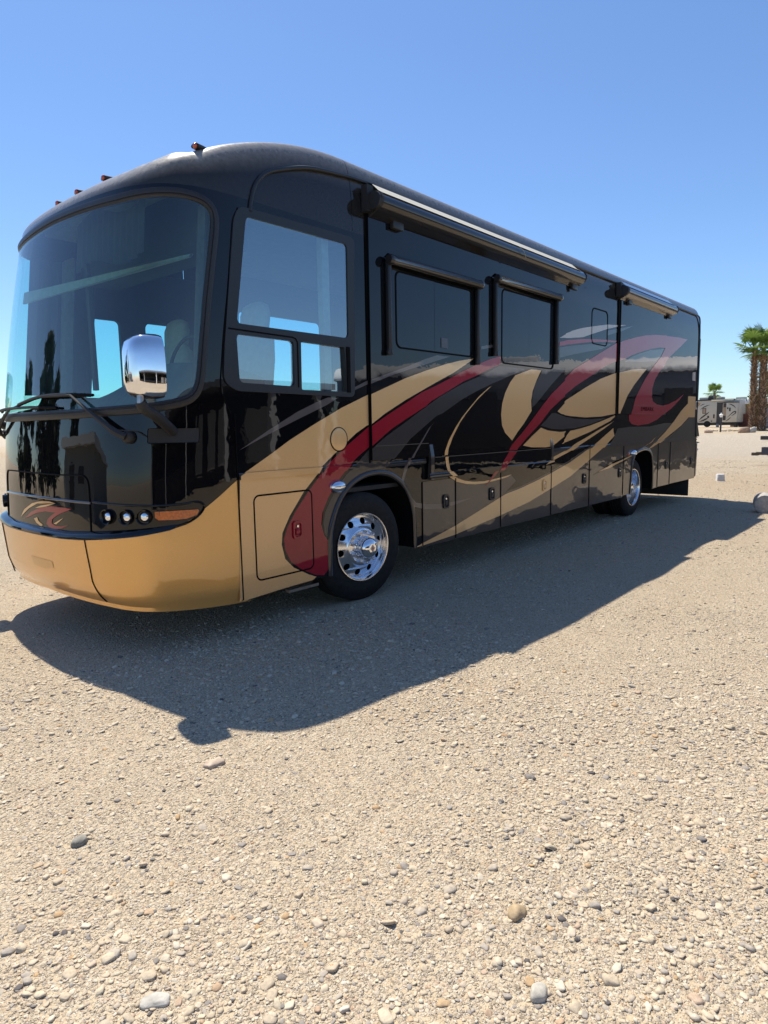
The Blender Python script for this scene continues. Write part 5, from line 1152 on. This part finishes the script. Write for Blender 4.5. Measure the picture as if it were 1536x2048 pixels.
for y0, y1, z0, z1, mt in ((21.55, 21.95, 2.55, 3.2, 'tanpanel'), (21.2, 21.4, 2.05, 2.3, 'rvdark'), (20.62, 20.78, 2.0, 2.45, 'rvdark'), (20.85, 21.0, 1.62, 1.75, 'rvdark')):
    f = obj('trailer_window', MB().box(X0-.03, X0, y0, y1, z0, z1), 'rvdark', FT, bevel=.03)
    if mt == 'tanpanel': obj('window_pane', MB().box(X0-.04, X0-.03, y0+.06, y1-.06, z0+.06, z1-.06), 'tanpanel', f)
for y in (21.4, 22.9): obj('trailer_wheel', MB().lathe([(0, 0), (.2, 0), (.36, .02), (.36, .22), (0, .22)], (X0-.02, y, 1.36), (1, 0, 0), 20), 'rubber', FT)
obj('trailer_frame', MB().box(X0+.1, X0+2.3, 18.3, 27.2, 1.2, 1.5).box(X0, X0+.1, 18.2, 18.4, .95, 1.5).box(X0-.6, X0-.5, 18.3, 18.4, .98, 1.5), 'rvdark', FT)
obj('propane_tank', MB().lathe([(0, 0), (.16, .02), (.17, .3), (.1, .4), (0, .4)], (X0-.3, 20.2, .98), (0, 0, 1), 12), 'greywall', FT, smooth=50)
for y, w_ in ((22.0, .5), (20.3, .35)):
    obj('roof_unit', MB().box(X0+.5, X0+1.5, y-w_, y+w_, 4.15, 4.45), 'rvskin', FT, bevel=.08)
obj('roof_vent', MB().box(X0+.4, X0+1.1, 21.0, 21.5, 4.15, 4.58), 'rvdark', FT, bevel=.06)
# house behind
HS = thing('house', 'low house with a white roof and grey siding beyond the trailer', 'house', (88, 18, 1))
obj('house_wall', MB().box(87.4, 96, 10.5, 20.2, .9, 3.62), 'brownwall', HS)
obj('house_roof', MB().box(87.0, 96.5, 10.2, 20.6, 3.62, 4.12), 'white', HS, bevel=.05)
for k in range(5): obj('siding_board', MB().box(87.34-.01*(k % 2), 87.4, 18.6, 19.7, 2.35+k*.25, 2.59+k*.25), 'siding', HS)
obj('roof_cooler', MB().box(89.5, 90.6, 19.2, 20.2, 4.12, 4.55), 'siding', HS, bevel=.04)
obj('roof_edge', MB().box(88.4, 92, 17.2, 18.4, 4.12, 4.3), 'rvdark', HS)
FE = thing('board_fence', 'red brown board fence between the trailer and the palms', 'fence', (84, 17.6, .98))
k = 0; y = 16.4
while y < 18.34:
    w_ = random.uniform(.12, .17); obj('fence_board', MB().box(84+random.uniform(-.02, .02), 84.04, y, y+w_-.015, .9, 2.5+random.uniform(-.08, .08)), 'woodred', FE); y += w_
GW = thing('garden_wall', 'blue grey flat wall with a pale end post right of the palm trunks', 'wall', (70, 12, .9))
obj('wall_panel', MB().box(70, 70.2, 6, 13.36, .85, 2.82), 'greywall', GW)
obj('wall_post', MB().box(69.92, 70.25, 13.37, 13.62, .85, 2.88), 'white', GW)
# lamp post
LP = thing('lamp_post', 'short dark post lamp standing in front of the parked cream trailer', 'lamp post', (58, 14.1, .78))
obj('post', MB().tube([(58, 14.1, .7), (58, 14.1, 1.95)], .07, 10), 'rvdark', LP)
obj('lamp_head', MB().lathe([(.08, 0), (.13, .12), (.15, .22), (.05, .28), (.02, .38), (0, .38)], (58, 14.1, 1.95), (0, 0, 1), 14), 'white', LP, smooth=40)
boulder('boulder', 'large brown boulder at the foot of the palm trees', 'boulder', (56, 11.95, .92), (.30, .42, .27), (.36, .24, .16), 11, 'boulders at the far edge of the road')
boulder('boulder', 'small grey boulder right of the brown one by the palms', 'boulder', (56.1, 11.38, .90), (.24, .24, .24), (.40, .37, .33), 12, 'boulders at the far edge of the road')
boulder('boulder', 'pale low boulder in front of the parked cream trailer', 'boulder', (56, 14.5, .84), (.25, .30, .17), (.50, .36, .26), 13, 'boulders at the far edge of the road')
r_ = np.random.default_rng(5); AV, AF, off = [], [], 0
for k in range(60):
    v, f = IC1; yy = r_.uniform(9.5, 15.5); s_ = r_.uniform(.06, .14); xx = 60.5+r_.normal(0, .5)
    AV.append(v*np.array([s_, s_*1.3, s_*.8])*(1+r_.normal(0, .1, (len(v), 1)))+np.array([xx, yy, gz(xx)+s_*.3])); AF.append(f+off); off += len(v)
o = obj('edging_rocks', np_mesh('edging_rocks', np.concatenate(AV), np.concatenate(AF)), 'pebble'); o['kind'] = 'stuff'
# ------------------------------------------------------------------ vegetation
def leaf_mat(name, c0, c1, c2, rough=.55):
    m, nt, b = newmat(name); geo = N(nt, 'ShaderNodeNewGeometry')
    r = ramp(nt, geo.outputs['Random Per Island'], [(0, c0), (.5, c1), (1, c2)]); nt.links.new(r.outputs[0], b.inputs['Base Color'])
    b.inputs['Roughness'].default_value = rough
    tl = N(nt, 'ShaderNodeBsdfTranslucent'); nt.links.new(r.outputs[0], tl.inputs['Color']); ms = N(nt, 'ShaderNodeMixShader'); ms.inputs[0].default_value = 0.38
    nt.links.new(b.outputs[0], ms.inputs[1]); nt.links.new(tl.outputs[0], ms.inputs[2]); nt.links.new(ms.outputs[0], nt.nodes['Material Output'].inputs['Surface'])
    return m
MT['palmleaf'] = leaf_mat('palm_frond', (.10, .18, .028), (.17, .27, .055), (.26, .34, .085))
MT['drypalm'] = leaf_mat('dry_palm_boot', (.20, .115, .065), (.36, .23, .14), (.52, .38, .26), .9)
MT['conifer'] = leaf_mat('conifer_leaf', (.018, .03, .010), (.03, .045, .015), (.05, .062, .022))
MT['bush'] = leaf_mat('bush_leaf', (.06, .09, .012), (.13, .15, .025), (.22, .20, .04))
MT['bark'] = simple('bark', (.12, .085, .06), .9, bmp=.4)
def palm(name, label, base, top, rt, rc, nf, boots, seed, drop=.3, group=None):
    r_ = random.Random(seed); T = thing(name, label, 'palm tree', base, group); b = Vector(base); t = Vector(top)
    n = 14; pth = [b+(t-b)*k/n+Vector((0, .04*math.sin(k*.7+seed), 0)) for k in range(n+1)]
    obj('trunk', MB().tube(pth, [rt*(1.15-.28*k/n+(.12 if k == 0 else 0)) for k in range(n+1)], 12), 'bark', T)
    if boots:
        mb = MB()
        H = (t-b).length
        for i in range(boots):
            k = (i+r_.random())/boots; a = i*2.39996+r_.uniform(-.2, .2); p = b+(t-b)*k; rr_ = rt*(1.12-.28*k)
            d = Vector((math.cos(a), math.sin(a), 0)); s_ = Vector((-d.y, d.x, 0)); L = r_.uniform(.22, .46); w_ = r_.uniform(.06, .11)
            o_ = p+d*rr_*.85; e = o_+d*L*.55+Vector((0, 0, L*.75*r_.uniform(.4, 1.1)))
            mb.add([o_-s_*w_, o_+s_*w_, o_+s_*w_*.4+Vector((0, 0, -.06)), e+s_*w_*.35, e-s_*w_*.35], [(0, 1, 3, 4), (1, 2, 3), (2, 0, 4, 3)])
        bo = obj('trunk_boots', mb, 'drypalm', T, fix=False); bo['kind'] = 'stuff'
    for i in range(nf):
        el = r_.uniform(-drop, 1.25) if i > 3 else r_.uniform(.9, 1.4)
        a = i*2.39996+r_.uniform(-.3, .3); d = Vector((math.cos(a)*math.cos(el), math.sin(a)*math.cos(el), math.sin(el)))
        pl = rc*r_.uniform(.5, .72); hub = t+Vector((0, 0, .1))+d*pl
        mb = MB(); mb.tube([t, t+d*pl*.5+Vector((0, 0, .04*rc)), hub], [.03*rc, .022*rc, .015*rc], 4)
        sd = d.cross(Vector((0, 0, 1))).normalized(); nn = sd.cross(d).normalized(); fl = rc*r_.uniform(.48, .62)
        seg = 26
        for k in range(seg):
            an = -2.05+4.1*k/(seg-1); dr = d*math.cos(an)+sd*math.sin(an); ln = fl*(.72+.28*math.cos(an*.7))*r_.uniform(.9, 1.05)
            wv = dr.cross(nn).normalized()*fl*.052
            m1 = hub+dr*ln*.55-Vector((0, 0, ln*.02)); e = hub+dr*ln-Vector((0, 0, ln*r_.uniform(.05, .30)))
            mb.add([hub, m1-wv, m1+wv+nn*fl*.02, e], [(0, 1, 2), (1, 3, 2)])
        obj('frond', mb, 'palmleaf', T, fix=False)
    return T
palm('palm_tree', 'left palm of the close pair, shaggy brown trunk and green fan crown', (60, 12.2, .8), (60, 12.34, 7.1), .21, 1.85, 19, 420, 1, group='pair of fan palms')
palm('palm_tree', 'right palm of the close pair, thicker shaggy trunk cut by the photo edge', (60.1, 11.55, .8), (60.1, 11.72, 7.0), .26, 2.05, 20, 460, 2, group='pair of fan palms')
palm('palm_tree', 'small distant palm rising above the roof of the cream trailer', (150, 37.9, 1.0), (150, 37.95, 7.4), .28, 2.1, 24, 0, 3, drop=.7)
def tree(name, label, cat, base, h, r, n, mat, trunk=.2, leaf=.25, seed=0, conic=False, group=None, top=1.0):
    r_ = np.random.default_rng(seed); T = thing(name, label, cat, base, group); b = Vector(base)
    obj('trunk', MB().tube([b, b+Vector((.05, .02, h*.4)), b+Vector((0, .05, h*.8))], [trunk, trunk*.7, trunk*.25], 8), 'bark', T, smooth=60)
    # clumps
    cl = []
    for k in range(26):
        z = r_.uniform(.12, 1); rad = (1-z)**.75*r*1.1+.12*r if conic else r*math.sqrt(max(.05, 1-((z-.62)/.42)**2))
        a = r_.uniform(0, 2*PI); q = r_.uniform(.3, 1)*rad
        cl.append((q*math.cos(a), q*math.sin(a), z*h, r*r_.uniform(.22, .42)*(1-.5*z if conic else 1)))
    cl = np.array(cl); ci = r_.integers(0, len(cl), n); g_ = r_.normal(0, .5, (n, 3)); c = cl[ci, :3]+g_*cl[ci, 3:4]*np.array([1, 1, 1.5 if conic else .9])
    d = r_.normal(0, 1, (n, 3)); d /= np.linalg.norm(d, axis=1)[:, None]
    if conic: d[:, 2] = np.abs(d[:, 2])+.8; d /= np.linalg.norm(d, axis=1)[:, None]
    e = np.cross(d, r_.normal(0, 1, (n, 3))); e /= np.linalg.norm(e, axis=1)[:, None]; s_ = leaf*r_.uniform(.5, 1.2, (n, 1))
    c = c+np.array(base); V = np.stack([c-d*s_, c+e*s_*.4, c+d*s_, c-e*s_*.4], 1).reshape(-1, 3); F4 = np.arange(n*4).reshape(-1, 4)
    fo_ = obj('crown', np_mesh('crown', V, F4), mat, T); return T
tree('green_tree', 'yellow green leafy tree behind the wall at the right edge', 'tree', (75, 13.6, .9), 5.2, 1.9, 3600, 'bush', .18, .22, 21)
# seen mirrored in the windscreen and the paint, beyond the front of the coach
for k, (x, y, h, r) in enumerate([(-6.5, 24, 7.6, 1.7), (-9.5, 26, 6.6, 1.6), (-4.0, 27, 6.3, 1.5), (-13, 24, 5.5, 1.5)]):
    tree('conifer_tree', ['tall dark conifer mirrored in the left part of the windscreen', 'middle conifer of the row mirrored in the windscreen', 'narrow conifer at the end of the mirrored row', 'lowest conifer of the mirrored row'][k], 'tree', (x, y, 0), h, r, 3000, 'conifer', .2, .30, 31+k, True, 'conifers opposite the front of the motorhome')
NB = thing('site_house', 'grey house with white roof opposite the front of the motorhome', 'house', (-10, 15, 0))
obj('house_wall', MB().box(-16, -8, 13, 20, 0, 2.7), 'siding', NB)
obj('house_roof', MB().box(-16.4, -7.6, 12.6, 20.4, 2.7, 3.0), 'white', NB)
obj('house_window', MB().box(-8.02, -7.97, 15, 16.4, 1.0, 2.1), 'rvdark', NB)
obj('house_door', MB().box(-8.02, -7.96, 17.4, 18.4, .1, 2.2), 'rvdark', NB)
MH = thing('carport', 'long open carport with white posts behind the photographer, mirrored in the coach side', 'carport', (6, -11, 0))
obj('carport_roof', MB().box(-9, 16.5, -15, -8.4, 2.95, 3.15), 'greywall', MH)
obj('back_wall', MB().box(-9, 16.5, -15, -14.8, 0, 2.95), 'rvdark', MH)
obj('end_wall', MB().box(-9, -8.8, -15, -8.6, 0, 2.95), 'rvdark', MH); obj('end_wall', MB().box(16.3, 16.5, -15, -8.6, 0, 2.95), 'rvdark', MH)
x = -8.6
while x < 16.5:
    obj('carport_post', MB().box(x-.09, x+.09, -8.75, -8.57, 0, 2.95), 'white', MH); x += 2.05 if x > 5 else 6.8
obj('storage_bins', MB().box(-8, 15, -13.5, -10.0, 0, 1.1), 'rvdark', MH)
for x in (7.2, 9.3, 11.3, 13.4): obj('stored_panel', MB().box(x, x+1.3, -9.6, -9.5, .5, 2.3), 'rvskin', MH)
